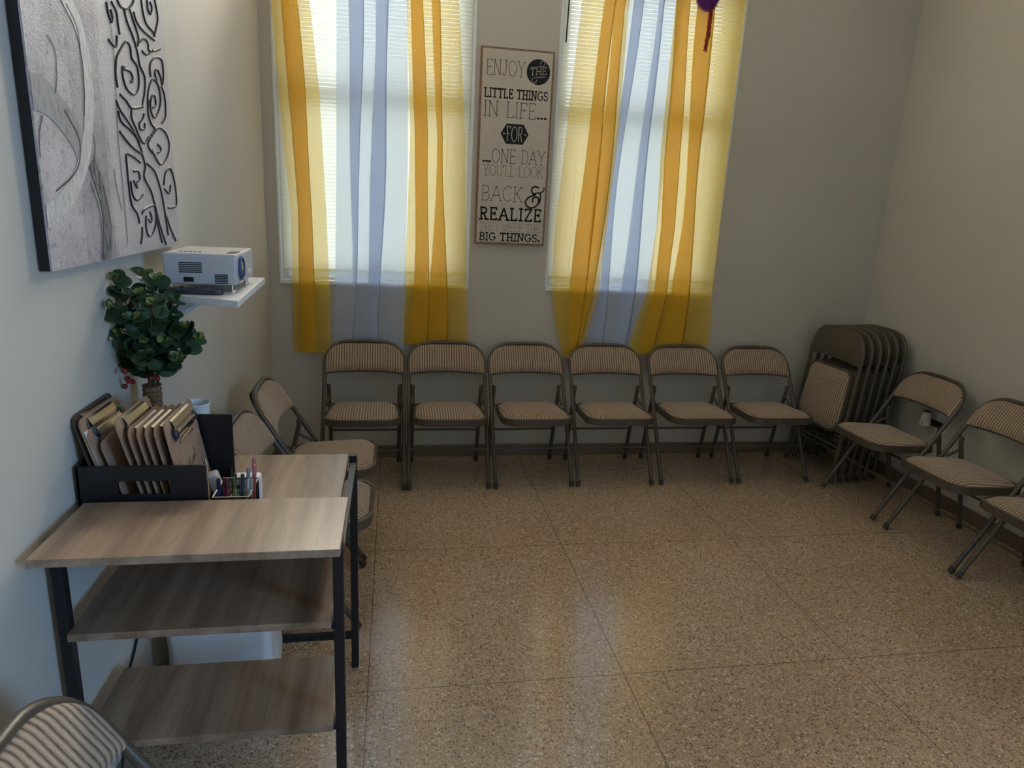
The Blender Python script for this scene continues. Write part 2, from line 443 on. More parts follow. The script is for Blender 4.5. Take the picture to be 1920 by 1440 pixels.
# ------------------------------------------------------------------ curtains
for wi, (x0, x1) in enumerate(WIN):
    rd = thing('curtain_rod', ['white curtain rod over the left window', 'white curtain rod over the right window'][wi], 'curtain rod', ((x0+x1)/2, -.04, 2.90))
    b = MB(); b.tube([(-.62 if wi else -.56, 0, 0), (.62, 0, 0)], .008, 10); b.build('rod', M_WHITE, rd)
    for sx in (-.55, .55):
        b = MB(); b.box((sx-.008, 0, -.012), (sx+.008, .0395, .012)); b.build('bracket', M_WHITE, rd, smooth=0)
def lerp_rows(rows, z):
    for i in range(len(rows)-1):
        a, c = rows[i], rows[i+1]
        if a[0] >= z >= c[0]:
            t = (a[0]-z)/(a[0]-c[0]); t2 = t
            return a[1]+(c[1]-a[1])*t2, a[2]+(c[2]-a[2])*t2
    return (rows[0][1:] if z > rows[0][0] else rows[-1][1:])
def curtain(label, mat, rows, segs, seed, y0=-.040, amp=.010, hem=None):
    """sheer cloth laid in flat folds: segs are the signed widths of the successive layers (sum 1)"""
    rnd = random.Random(seed); ph = [rnd.random()*6 for _ in range(9)]
    zt, zb = rows[0][0], rows[-1][0]; n = len(segs); per = 14
    b = MB()
    def fn(u, v):
        z = zt + (zb-zt)*v; l, r = lerp_rows(rows, z); W = r-l
        nodes = [0.0]
        for s in segs: nodes.append(nodes[-1]+s)
        for i in range(1, n):
            nodes[i] += .045*math.sin(1.9*z+ph[i % 9]) + .02*math.sin(4.3*z+ph[(i+3) % 9])
        q = min(u*n, n-1e-6); i = int(q); f = q-i
        x = nodes[i] + (nodes[i+1]-nodes[i])*f
        ya, yb = (amp if i % 2 == 0 else -amp), (-amp if i % 2 == 0 else amp)
        g = f*f*(3-2*f)
        y = y0 + (.55+.45*v)*(ya+(yb-ya)*g + .35*amp*math.sin(9*x+ph[8]+.6*z))
        if hem: z += hem(u)*v**6
        return (l+W*x, min(y, -.016), z)
    b.grid(fn, n*per, 60)
    o = b.build('curtain', mat, smooth=180)
    return tag(o, label, 'curtain')
curtain('narrow yellow sheer curtain at the left edge of the left window', M_YEL,
        [(2.905, .03, .22), (2.55, .064, .262), (2.13, .084, .30), (1.48, .128, .325), (1.0, .125, .335), (.68, .122, .338)], [.62, -.38, .76], 3)
curtain('white sheer curtain hanging down the middle of the left window', M_WHT,
        [(2.905, .40, .80), (2.6, .395, .770), (1.8, .382, .778), (1.1, .365, .77), (.69, .34, .76)], [.32, -.13, .5, -.2, .51], 11, y0=-.027, amp=.007)
curtain('yellow sheer curtain at the right side of the left window, beside the sign', M_YEL,
        [(2.905, .74, .99), (2.62, .764, 1.047), (1.95, .790, 1.097), (1.2, .77, 1.125), (.74, .748, 1.154)], [.33, -.24, .56, -.2, .55], 23)
curtain('yellow sheer curtain gathered to a narrow tip at the left side of the right window', M_YEL,
        [(2.905, 1.74, 2.03), (2.70, 1.73, 2.00), (2.0, 1.69, 2.00), (1.45, 1.66, 1.975), (1.1, 1.665, 1.957), (.9, 1.70, 1.92), (.76, 1.735, 1.885), (.665, 1.765, 1.845)], [.74, -.30, .46, -.16, .26], 31)
curtain('white sheer curtain hanging down the middle of the right window', M_WHT,
        [(2.905, 2.00, 2.36), (2.73, 1.99, 2.33), (2.0, 1.96, 2.31), (1.1, 1.92, 2.30), (.72, 1.90, 2.28)], [.28, -.14, .55, -.17, .48], 41, y0=-.027, amp=.007)
curtain('yellow sheer curtain pulled aslant at the right side of the right window', M_YEL,
        [(2.905, 2.30, 2.70), (2.76, 2.281, 2.70), (1.95, 2.278, 2.705), (1.5, 2.30, 2.71), (1.1, 2.28, 2.713), (.78, 2.20, 2.735), (.69, 2.19, 2.735)], [.26, -.2, .54, -.24, .64], 59, y0=-.042, hem=lambda u: .06*u)

# ------------------------------------------------------------------ folding chairs
TUBE = .0115; HW = .2275; LEN = .898
SD = Vector((0, .47, .765)) / math.hypot(.47, .765)
def bow_xs(n=8, rc=.135, L=LEN):
    pts = [(-HW, 0.0), (-HW, .30), (-HW, .60)]
    for i in range(n+1):
        a = PI - (PI/2)*i/n
        pts.append((-HW+rc + rc*math.cos(a), L-TUBE-rc + rc*math.sin(a)))
    pts.append((0, L-TUBE+.004))
    for i in range(n+1):
        a = PI/2 - (PI/2)*i/n
        pts.append((HW-rc + rc*math.cos(a), L-TUBE-rc + rc*math.sin(a)))
    pts += [(HW, .60), (HW, .30), (HW, 0.0)]
    return pts
def bow_top(x, rc=.135, L=LEN):
    ax = abs(x); e = HW-rc
    if ax <= e: return L-TUBE+.0085
    d = min(ax-e, rc*.995)
    return L-TUBE-rc+.0085 + math.sqrt(max(0, rc*rc-d*d))
def back_shapes(fn):
    """fn(x, s, n): x across, s along the tube, n out of the sitting side. Returns pad and shell meshes."""
    pad, sh = MB(), MB(); XW = HW+.005; s0 = .692
    def lo(x): return s0 + .022*(1-(x/HW)**2)
    def cur(x): return -.022*(1-(x/HW)**2)
    def at(u, v, n):
        x = XW*(2*u-1); a, b_ = lo(x), max(lo(x)+.004, bow_top(x)); s = a+(b_-a)*v
        return fn(x, s, cur(x)+n)
    def puff(u, v): 
        e = min(1, 9*min(u, 1-u)); f = min(1, 6*min(v, 1-v)); return .016*math.sqrt(max(0, e*f)) + .010
    pad.grid(lambda u, v: at(.012+.976*u, .02+.97*v, puff(u, v)), 34, 14)
    pad.grid(lambda u, v: at(.012+.976*(1-u), .02+.97*v, -.001), 34, 6)
    sh.grid(lambda u, v: at(u, v, -.002), 30, 8)
    sh.grid(lambda u, v: at(1-u, v, -.008 - .006*math.sin(PI*v)), 30, 8)
    return pad, sh
def seat_poly(inset=0.0):
    # outline in (x, t): t=0 front .. t=1 rear; metres, front edge at y=0
    W0, W1, D = .208-inset, .196-inset, .40
    pts = []; r = .085
    def corner(cx, cy, rr, a0, a1, n=7):
        for i in range(n+1):
            a = a0+(a1-a0)*i/n; pts.append((cx+rr*math.cos(a), cy+rr*math.sin(a)))
    d0, d1 = inset, D-inset
    corner(-W0+r, d0+r, r, PI, 1.5*PI); corner(W0-r, d0+r, r, 1.5*PI, 2*PI)
    corner(W1-.055, d1-.055, .055, 0, PI/2); corner(-W1+.055, d1-.055, .055, PI/2, PI)
    return pts
def seat_shapes(fn):
    """fn(x, d, h): d back from the front edge, h above the rim. Returns pan and cushion meshes."""
    pan, cu = MB(), MB(); O = seat_poly(); n = len(O)
    rings = [(0.0, 0.0), (.001, -.004), (.0, -.034), (.006, -.040)]
    I = seat_poly(.013)
    vs = [fn(x, d, .001) for x, d in I] + [fn(x, d, .004) for x, d in seat_poly(.006)] + [fn(x, d, 0) for x, d in O] + [fn(x, d, -.036) for x, d in O] + [fn(x, d, -.040) for x, d in seat_poly(.006)]
    fs = []
    for k in range(4):
        fs += [(k*n+i, k*n+(i+1) % n, (k+1)*n+(i+1) % n, (k+1)*n+i) for i in range(n)]
    fs.append(tuple(4*n+i for i in range(n)))
    pan.add(vs, fs)
    C = (0, .20); K = 9; vs = []
    for k in range(K+1):
        f = k/K
        for x, d in I:
            h = -.004 + .036*(1-f**3)**.6
            vs.append(fn(C[0]+(x-C[0])*f, C[1]+(d-C[1])*f, h))
    fs = []
    for k in range(K):
        fs += [(k*n+i, k*n+(i+1) % n, (k+1)*n+(i+1) % n, (k+1)*n+i) for i in range(n)]
    cu.add(vs, fs)
    return pan, cu
def foot_caps(parent, pts, axis):
    for q in pts:
        b = MB(); a = Vector(axis).normalized(); p = Vector(q)
        b.tube([p + a*.001, p + a*.012, p + a*.03], .0145, 10, rs=[.0142, .0142, .0128]); b.build('foot_cap', M_RUBBER, parent)

def make_chair():
    t = thing('folding_chair', 'x', 'chair')
    F0 = Vector((0, -.25, 0)); NRM = Vector((0, -SD.z, SD.y))
    def P(x, s, n=0.0): return F0 + SD*s + NRM*n + Vector((x, 0, 0))
    b = MB(); b.tube([P(x, s+.006) for x, s in bow_xs()], TUBE, 12); fr = b.build('frame', M_CMETAL, t)
    foot_caps(fr, [P(-HW, .008), P(HW, .008)], SD)
    pad, sh = back_shapes(P)
    pad.build('backrest', M_FAB, t, smooth=60); sh.build('back_panel', M_CMETAL, t, smooth=50)
    pan, cu = seat_shapes(lambda x, d, h: Vector((x, -.295+d, .432+h - .02*(d/.40))))
    cu.build('seat', M_FAB, t, smooth=70); pan.build('seat_pan', M_CMETAL, t, smooth=50)
    # rear legs
    top = Vector((0, .085, .53)); ft = Vector((0, .195, 0)); ax = (top-ft).normalized()
    for s in (-1, 1):
        b = MB(); X = Vector((s*.203, 0, 0)); b.tube([ft+X+ax*.006, ft+X+ax*.26, top+X-Vector((0,.004,.02)), top+X], .012, 10)
        lg = b.build('rear_leg', M_CMETAL, t); foot_caps(lg, [ft+X+ax*.008], ax)
        b = MB(); b.tube([top+X, top+Vector((s*(HW-.004), 0, 0))], .005, 8); b.build('rivet', M_CMETAL, lg)
        b = MB(); b.tube([Vector((s*.207, .100, .465)), Vector((s*.209, .02, .425))], .0075, 8); b.build('brace', M_CMETAL, t)
    b = MB(); b.tube([P(-HW, .235), P(HW, .235)], .0062, 8); b.build('front_stretcher', M_CMETAL, t)
    q = ft + ax*.235; b = MB(); b.tube([q+Vector((-.203,0,0)), q+Vector((.203,0,0))], .0075, 8); b.build('rear_stretcher', M_CMETAL, t)
    return t
chair = make_chair()
H_ = PI/2
G_ROW = 'open folding chairs around the room'
row = [(.537, 0, 'leftmost olive grey folding chair of the row under the windows, next to the left corner'),
       (1.02, 0, 'folding chair second from the left in the row under the windows'),
       (1.508, math.radians(2), 'folding chair directly below the white word sign between the windows'),
       (2.01, 0, 'folding chair fourth from the left under the windows, between two drooping yellow curtain tips'),
       (2.527, 0, 'folding chair fifth from the left under the windows, below the slanting yellow curtain'),
       (3.03, 0, 'rightmost folding chair of the window row, right beside the leaning folded chairs')]
chairs = []
for i, (x, rz, lab) in enumerate(row):
    y = -.295
    if i == 0:
        chair.location = (x, y, 0); chair.rotation_euler = (0, 0, rz); chair['label'] = lab; chair['group'] = G_ROW; o = chair
    else: o = dup(chair, (x, y, 0), (0, 0, rz), lab, G_ROW)
dup(chair, (.335, -1.08, 0), (0, 0, H_), 'folding chair against the left wall beyond the desk, nearest the corner', G_ROW)
dup(chair, (.335, -1.59, 0), (0, 0, H_), 'folding chair against the left wall mostly hidden behind the far end of the desk', G_ROW)
dup(chair, (.335, -3.235, 0), (0, 0, H_), 'folding chair in the near left foreground with only its ribbed back in view', G_ROW)
dup(chair, (3.56, -.85, 0), (0, 0, -H_), 'folding chair on the right wall in front of the white plug-in beside the stack', G_ROW)
dup(chair, (3.56, -1.41, 0), (0, 0, -H_), 'folding chair second from the corner along the right wall', G_ROW)
dup(chair, (3.56, -1.91, 0), (0, 0, -H_), 'folding chair cut by the right edge of the photo, nearest along the right wall', G_ROW)

def make_folded():
    """folded chair standing upright; its seat cushion and the bare metal back face -y"""
    t = thing('folded_chair', 'x', 'folding chair')
    def P(x, s, n=0.0): return Vector((x, -n, s+.008))
    def Q(x, s, n=0.0): return Vector((x, n, s+.008))
    L2 = LEN + .045
    b = MB(); b.tube([P(x, s + (.045 if s > .5 else 0)) for x, s in bow_xs()], TUBE, 12); fr = b.build('frame', M_CMETAL, t)
    foot_caps(fr, [P(-HW, .0), P(HW, .0)], (0,0,1))
    pad, sh = back_shapes(lambda x, s, n: Vector((x, n, s+.045+.008)))
    pad.build('backrest', M_FAB, t, smooth=60); sh.build('back_panel', M_CMETAL, t, smooth=50)
    pan, cu = seat_shapes(lambda x, d, h: Vector((x, -.014-h*.8 + .02*(1-d/.4)*-1, .315+d)))
    cu.build('seat', M_FAB, t, smooth=70); pan.build('seat_pan', M_CMETAL, t, smooth=50)
    for s in (-1, 1):
        b = MB(); b.tube([(s*.203, .014, .05), (s*.203, .012, .58)], .0095, 10); lg = b.build('rear_leg', M_CMETAL, t)
        foot_caps(lg, [(s*.203, .014, .045)], (0,0,1))
    b = MB(); b.tube([(-HW, 0, .235), (HW, 0, .235)], .0062, 8); b.build('front_stretcher', M_CMETAL, t)
    b = MB(); b.tube([(-.203, .014, .20), (.203, .014, .20)], .0075, 8); b.build('rear_stretcher', M_CMETAL, t)
    return t
fold = make_folded()
FL = ['front folded chair of the leaning stack showing its cushion and bare metal back',
      'second folded chair in the leaning stack, just behind the front one', 'third folded chair in the leaning stack by the right corner',
      'fourth folded chair in the leaning stack by the right corner', 'fifth folded chair in the leaning stack, next to the rearmost',
      'rearmost folded chair of the stack, leaning on the right wall']
ST = dict(x0=3.375, dx=.066, y0=-.36, dy=.012, lean=math.radians(5.0), rz=-H_+math.radians(4))
for i in range(6):
    loc = (ST['x0']+ST['dx']*i, ST['y0']+ST['dy']*i, 0.004); rot = (-ST['lean'], 0, ST['rz'])
    if i == 0:
        fold.location = loc; fold.rotation_euler = rot; fold['label'] = FL[0]; fold['group'] = 'folded chairs stacked in the corner'
    else: dup(fold, loc, rot, FL[i], 'folded chairs stacked in the corner')

# ------------------------------------------------------------------ desk with shelves at its near end
desk = thing('desk', 'narrow grey oak desk with black metal legs and stepped side shelves along the left wall', 'desk', (.29, -2.43, 0))
def dp(b, name, mat, **k):
    o = b.build(name, mat, desk, **k); o.location = (-.29, 2.43, 0); return o
DX0, DX1 = .004, .598
b = MB(); b.box((DX0, -2.60, .772), (.565, -2.03, .79)); dp(b, 'desktop', M_WOOD, smooth=0, bevel=.0012)
b = MB(); b.box((DX0, -2.825, .862), (DX1, -2.562, .88)); dp(b, 'raised_shelf', M_WOOD, smooth=0, bevel=.0012)
b = MB(); b.box((.016, -2.735, .632), (.568, -2.30, .65)); dp(b, 'shelf', M_WOOD, smooth=0, bevel=.0012)
b = MB(); b.box((.016, -2.74, .352), (.568, -2.475, .37)); dp(b, 'shelf', M_WOOD, smooth=0, bevel=.0012)
lw = .024
for (x, y, zt) in ((.003, -2.705, .862), (.584, -2.705, .862), (.579, -2.035, .79), (.003, -2.035, .772)):
    b = MB(); b.box((x-lw/2, y-lw/2, 0), (x+lw/2, y+lw/2, zt)); lg = dp(b, 'leg', M_BLACK, smooth=0, bevel=.002)
b = MB(); b.box((0, -2.045, .115), (.575, -2.025, .135)); dp(b, 'crossbar', M_BLACK, smooth=0)
b = MB(); b.box((.572, -2.69, .752), (.590, -2.04, .772)); dp(b, 'side_rail', M_BLACK, smooth=0)
for z in (.632, .352):
    b = MB(); b.box((.566, -2.715, z-.016), (.574, -2.692, z-.0002)); pass
    dp(b, 'shelf_bracket', M_BLACK, smooth=0)
for z in (.862,):
    b = MB(); b.box((.035, -2.60, .79), (.565, -2.58, .862)); dp(b, 'riser_rail', M_BLACK, smooth=0)

# ------------------------------------------------------------------ file box and clipboards
fb = thing('file_box', 'black open file box holding the clipboards on the desk', 'file box', (.13, -2.41, .79))
def fp(b, name, mat, **k):
    o = b.build(name, mat, fb, **k); o.location = (-.13, 2.41, -.79); return o
BX0, BX1, BY0, BY1, BZ = -.012, .270, -2.548, -2.28, .79
b = MB(); b.box((BX0, BY0, BZ), (BX1, BY1, BZ+.006)); fp(b, 'bottom_panel', M_BLACKPL, smooth=0)
# front with an oblong hand hole
b = MB(); y0, y1 = BY0, BY0+.006; zt = .962; hx0, hx1, hz0, hz1 = .075, .188, .890, .925
b.box((BX0, y0, BZ), (BX1, y1, hz0)); b.box((BX0, y0, hz1), (BX1, y1, zt)); b.box((BX0, y0, hz0), (hx0, y1, hz1)); b.box((hx1, y0, hz0), (BX1, y1, hz1))
fp(b, 'front_panel', M_BLACKPL, smooth=0)
b = MB(); b.box((BX0, BY1-.006, BZ), (BX1+.004, BY1, 1.005)); fp(b, 'back_panel', M_BLACKPL, smooth=0, bevel=.001)
b = MB(); b.prism([(BY0, BZ), (BY1, BZ), (BY1, .995), (BY1-.06, .99), (BY0+.06, .965), (BY0, .962)], lambda u, v, w_: (w_, u, v), BX0, BX0+.005)
fp(b, 'side_panel', M_BLACKPL, smooth=0)
b = MB(); b.prism([(BY0, BZ), (BY1, BZ), (BY1, .86), (BY1-.03, .83), (BY0, .825)], lambda u, v, w_: (w_, u, v), BX1-.005, BX1)
fp(b, 'side_panel', M_BLACKPL, smooth=0)
b = MB(); b.tube([(BX1+.004, BY0-.002, .80), (BX1+.004, BY0-.002, .965), (BX1-.001, BY0+.004, .975), (BX1-.006, BY0+.01, .965), (BX1-.004, BY0+.012, .80)], .0018, 6)
fp(b, 'wire_clip', M_CHROME)

def clipboard(xb, lean, label, h=.31, dark=False, clip=True, lift=0.0, yaw=0.0, paper=0.0, scribble=False, clipcol=None, y=-2.415, wd=.225):
    """board standing on its lower edge at x=xb, leaning toward the left wall"""
    t = thing('clipboard', label, 'clipboard', (xb, y, .797+lift), 0, 'clipboards standing in the black file box')
    t.rotation_euler = (0, -lean, yaw)
    r = .022; p = []
    def c(cx, cz, a0):
        for i in range(5):
            a = a0 + PI/2*i/4; p.append((cx+r*math.cos(a), cz+r*math.sin(a)))
    c(wd/2-r, h-r, 0); c(-wd/2+r, h-r, PI/2); p.extend([(-wd/2, .004), (wd/2, .004)])
    b = MB(); b.prism(p, lambda u, v, w_: (w_, u, v), -.0032, 0); b.build('board', M_HARDD if dark else M_HARD, t, smooth=30)
    if paper:
        b = MB(); b.box((.0003, -wd/2+.006, .02), (paper, wd/2-.006, h-.03)); b.build('paper', M_PAPER, t, smooth=0)
    if clip:
        cw = .072; k = M_CHROME
        z0 = h-.062
        b = MB()
        # folded spring plate
        pr = [(.0005, z0), (.005, z0+.004), (.0095, z0+.018), (.008, z0+.036), (.004, z0+.052), (.001, z0+.056)]
        for i in range(len(pr)-1):
            (xa, za), (xb_, zb) = pr[i], pr[i+1]
            b.add([(xa, -cw, za), (xa, cw, za), (xb_, cw, zb), (xb_, -cw, zb)], [(0,1,2,3)])
            b.add([(xa-.001, -cw, za), (xa-.001, cw, za), (xb_-.001, cw, zb), (xb_-.001, -cw, zb)], [(3,2,1,0)])
        cl = b.build('clip', k, t, smooth=60)
        b = MB(); b.tube([(.0095, -cw-.006, z0+.024), (.0095, cw+.006, z0+.024)], .004, 8)
        b.tube([(.003, -cw*.7, z0-.012), (.008, -cw*.5, z0-.002), (.008, cw*.5, z0-.002), (.003, cw*.7, z0-.012)], .0022, 6); b.build('clip_bar', k, cl)
        for s in (-1, 1):
            b = MB(); b.sphere((.008, s*(cw+.004), z0+.022), .0085, 6, (.9, 1, 1.7)); b.build('clip_end', M_DARK, cl)
    if scribble:
        b = MB(); f = lambda u, v, h_: (h_, u, v); s = .026
        def st(L): b.ribbon([(-.03+x*s*.9, .105+(z+.28*x)*s) for x, z in L], .0022, f, .0007)
        st([(0,1),(.5,1),(1,1.05)]); st([(.5,1),(.42,.5),(.4,0)]); st([(1,.1),(.9,.4),(1.1,.6),(1.3,.4),(1.2,.1),(1,.1)])
        st([(1.6,.05),(1.62,.6),(1.8,.65),(1.95,.1)]); st([(2.3,.55),(2.1,.4),(2.2,.1),(2.45,.2),(2.4,.6),(2.5,.05)]); st([(2.8,1.1),(2.75,.5),(2.85,.05),(3.0,.1)])
        b.build('handwriting', M_DARK, t, smooth=0)
    return t
D_ = math.radians
clipboard(.048, D_(13), 'dark brown clipboard leaning on the left wall at the back of the file box', dark=True, h=.285)
clipboard(.068, D_(15), 'tan clipboard with white papers and a wide steel clip, next to the dark one', paper=.006, h=.278)
clipboard(.088, D_(17.5), 'tan clipboard with a flat steel clip, third from the left wall', h=.255)
clipboard(.104, D_(17), 'short brown clipboard sunk low between the tan ones in the file box', h=.225, clip=False)
clipboard(.140, D_(14), 'tan clipboard standing tallest in the middle of the file box', h=.278)
clipboard(.155, D_(13), 'tan clipboard just right of the tall middle one in the file box', h=.252)
clipboard(.172, D_(12.5), 'tan clipboard fourth from the right end of the file box row', h=.253)
clipboard(.188, D_(12), 'tan clipboard third from the right end of the file box row', h=.253)
clipboard(.206, D_(11.5), 'tan clipboard directly behind the one with handwriting', h=.255)
clipboard(.224, D_(10), 'tan clipboard at the right end of the row with dark handwriting on it', h=.266, scribble=True)

# ------------------------------------------------------------------ pen organiser, pens, erasers
cup = thing('pen_holder', 'black wire mesh holder full of pens on the desk beside the file box', 'pen holder', (.316, -2.465, .79))
b = MB()
cw, cd, ch = .042, .06, .078
for i in range(10):
    x = -cw + 2*cw*i/9
    b.tube([(x, -cd, .002), (x, -cd, ch)], .0012, 5); b.tube([(x, cd, .002), (x, cd, ch)], .0012, 5)
for i in range(13):
    y = -cd + 2*cd*i/12
    b.tube([(-cw, y, .002), (-cw, y, ch)], .0012, 5); b.tube([(cw, y, .002), (cw, y, ch)], .0012, 5)
for z in (.002, .02, .038, .056):
    b.tube([(-cw, -cd, z), (cw, -cd, z), (cw, cd, z), (-cw, cd, z)], .0012, 5, closed=True)
b.build('mesh_wall', M_BLACK, cup)
b = MB(); b.tube([(-cw, -cd, ch), (cw, -cd, ch), (cw, cd, ch), (-cw, cd, ch)], .003, 8, closed=True); b.build('rim', M_CHROME, cup)
b = MB(); b.box((-cw, -cd, 0), (cw, cd, .003)); b.build('base', M_BLACK, cup, smooth=0)
PENS = [(-.034, -.03, 4, -6, (.02, .03, .12), 'dark blue pen'), (-.022, -.02, 2, -4, (.25, .03, .05), 'red and blue patterned pen'),
        (-.010, -.034, -3, 2, (.24, .05, .06), 'rose red pen'), (.000, -.02, 3, 1, (.02, .02, .02), 'thin black pen'),
        (.008, -.036, -2, -2, (.18, .24, .05), 'lime green pen'), (.018, -.028, 4, 3, (.05, .05, .055), 'black pen with a grey collar'),
        (.026, -.012, 6, 5, (.62, .62, .60), 'white brush pen with a black cap'), (.034, -.034, 10, 6, (.72, .68, .58), 'cream pencil leaning right'),
        (.036, .012, 5, 4, (.10, .22, .34), 'tall light blue pencil with a pink eraser'), (.040, -.008, 7, 2, (.36, .05, .04), 'tall red pencil with an eraser tip')]
for i, (px, py, tx, ty, col, nm) in enumerate(PENS):
    L = [.118, .114, .112, .12, .118, .12, .128, .108, .146, .136][i]
    t = thing('pencil' if 'pencil' in nm else 'pen', nm + ' in the wire mesh holder', 'pencil' if 'pencil' in nm else 'pen', (.316+px, -2.465+py, .7945), 0, 'pens and pencils in the mesh holder')
    t.rotation_euler = (D_(-ty), D_(tx*.5), 0)
    mt = plain(nm.replace(' ', '_') + '_plastic', col, .35)
    b = MB(); b.tube([(0,0,0), (0,0,.012), (0,0,L-.028)], .0042, 8, rs=[.0012, .0042, .0042]); b.build('barrel', mt, t)
    b = MB(); b.tube([(0,0,L-.028), (0,0,L-.004), (0,0,L)], .0048, 8, rs=[.0048, .0046, .0034])
    pinkish = 'eraser' in nm
    b.build('eraser_tip' if pinkish else 'cap', plain(nm.replace(' ', '_') + '_end', (.45, .14, .15) if pinkish else ([c*.35 for c in col]), .4), t)
er = thing('eraser', 'white block eraser tilted between the file box and the pens', 'eraser', (.262, -2.375, .79)); er.rotation_euler = (0, D_(-16), D_(8))
b = MB(); b.box((-.013, -.02, 0), (.013, .02, .088)); b.build('rubber_block', M_WHITE, er, smooth=0, bevel=.006)
b = MB(); b.box((-.0145, -.0215, 0), (.0145, .0215, .028)); b.build('sleeve', plain('yellow_sleeve', (.40, .33, .08), .5), er, smooth=0, bevel=.002)
hp = thing('hole_punch', 'small white plastic box standing behind the pens', 'box', (.325, -2.375, .79))
b = MB(); b.box((-.035, -.018, 0), (.035, .018, .078)); b.build('body', M_WHITE, hp, smooth=0, bevel=.008)
b = MB(); b.lathe([(.006, 0), (.006, .003)], (-.022, -.0195, .05), 10, Matrix.Rotation(PI/2, 3, 'X')); b.build('button', M_DARK, hp)
pc = thing('plastic_cup', 'white plastic cup behind the file box', 'cup', (.15, -2.16, .79))
b = MB(); prof = [(.026, 0), (.036, .205), (.0385, .207), (.0385, .212), (.036, .212), (.0345, .208), (.0255, .006)]
b.lathe(prof, n=24); b.build('cup_body', M_WHITE, pc)

# ------------------------------------------------------------------ plant in a twine-wrapped vase
VX, VY = .045, -2.185
pl = thing('potted_plant', 'artificial green leafy sprigs with red berries in a twine wrapped vase on the desk', 'plant', (VX, VY, .79))
b = MB(); prof = []
for i in range(41):
    z = .27*i/40; r = .040 - .016*min(1, max(0, (z-.08)/.12)) + .0016*math.cos(i*PI)
    prof.append((r, z))
b.lathe(prof + [(.018, .268)], n=18); b.build('vase', M_TWINE, pl)
def leafmat():
    t = NT('eucalyptus_leaf'); v = t.coord(); n = t.noise(v, 30, 3)
    a = t.node('ShaderNodeAttribute', attribute_name='tone', attribute_type='GEOMETRY')
    c = t.ramp(a.outputs['Fac'], [(0, (.022, .050, .020)), (.6, (.035, .085, .032)), (.8, (.07, .14, .05)), (1, (.30, .36, .08))])
    c = t.mix(t.math('MULTIPLY', n, .5), c, (.02, .04, .02))
    t.color(c); t.b.inputs['Roughness'].default_value = .5
    t.b.inputs['Subsurface Weight'].default_value = 0
    return t.m
M_LEAF = leafmat()
rnd = random.Random(5)
stems = MB(); leaves = MB(); tones = []
def leaf(c, d, nrm, L, W, tone):
    d = d.normalized(); nrm = (nrm - d*nrm.dot(d)).normalized(); sd = d.cross(nrm)
    n = 12; vs = [c + d*L*.5 - nrm*L*.06]
    for k in range(n):
        a = 2*PI*k/n; u = math.cos(a); v = math.sin(a)
        vs.append(c + d*(L*.5 + L*.5*u) + sd*W*.5*v*(1-.12*u) + nrm*.10*L*(v*v))
    n0 = len(leaves.f)
    leaves.add(vs, [(0, 1+k, 1+(k+1) % n) for k in range(n)]); tones.extend([tone]*n)
tips = [(-.05, -.06, .565), (.01, -.015, .575), (.04, -.02, .565), (.105, .0, .43), (.09, -.05, .36), (.0, -.09, .47), (-.04, -.07, .42), (.06, .06, .50), (.115, .05, .39), (.03, -.12, .38), (-.02, .05, .50), (.04, .06, .42), (.0, -.06, .53), (.10, -.03, .34), (-.04, -.11, .50), (.05, -.085, .51), (.045, -.1, .31), (-.055, -.02, .44), (-.05, -.03, .36), (.02, .0, .46), (.0, -.05, .40), (.05, -.04, .40), (-.03, -.05, .34), (.07, .02, .45), (.03, -.06, .34)]
for (tx, ty, tz) in [q for q in tips if q[2] > .355]:
    tx = max(tx, -.07)
    p0 = Vector((rnd.uniform(-.008,.008), rnd.uniform(-.008,.008), .25)); p2 = Vector((tx, ty, tz - (.0))); p1 = Vector((tx*.3, ty*.3, .25+(tz-.25)*.55))
    pts = smoothline([p0, p1, p2], 8); stems.tube(pts, .0018, 5)
    for k in range(5, len(pts)):
        f = (k-4)/(len(pts)-4); c = pts[k]
        if c.z < .315: continue
        for _ in range(2 if k % 2 else 1):
            a = rnd.uniform(0, 2*PI); d = Vector((math.cos(a), math.sin(a), rnd.uniform(-.3, .7)))
            if c.x + d.x*.05 < -.095: d.x = abs(d.x)
            s = rnd.uniform(.042, .06)*(1-.32*f)
            nr = Vector((rnd.uniform(-.3,.6), rnd.uniform(-1,-.2), rnd.uniform(.2,1)))
            leaf(c, d, nr, s, s*.95, rnd.uniform(0, .5) if rnd.random() < .9 else .75)
    for _ in range(6):
        a = rnd.uniform(0, 2*PI); d = Vector((math.cos(a), math.sin(a), rnd.uniform(.3, 1.4)))
        if p2.x + d.x*.03 < -.095: d.x = abs(d.x)
        leaf(p2, d, Vector((rnd.uniform(-.5,.5), -.6, .7)), rnd.uniform(.018, .028), rnd.uniform(.014, .02), rnd.choice([.75, .95, 1.0, .9]))
stems.build('stems', M_STEM, pl)
lo = leaves.build('foliage', M_LEAF, pl, smooth=60)
at = lo.data.attributes.new('tone', 'FLOAT', 'FACE')
for i, v in enumerate(tones): at.data[i].value = v
b = MB()
for i in range(16):
    a = rnd.uniform(0, 2*PI); r = rnd.uniform(.02, .065); b.sphere((max(-.055, r*math.cos(a)-.022), r*math.sin(a)-.035, rnd.uniform(.27, .34)), .0075, 5)
b.build('berries', M_BERRY, pl, smooth=80)

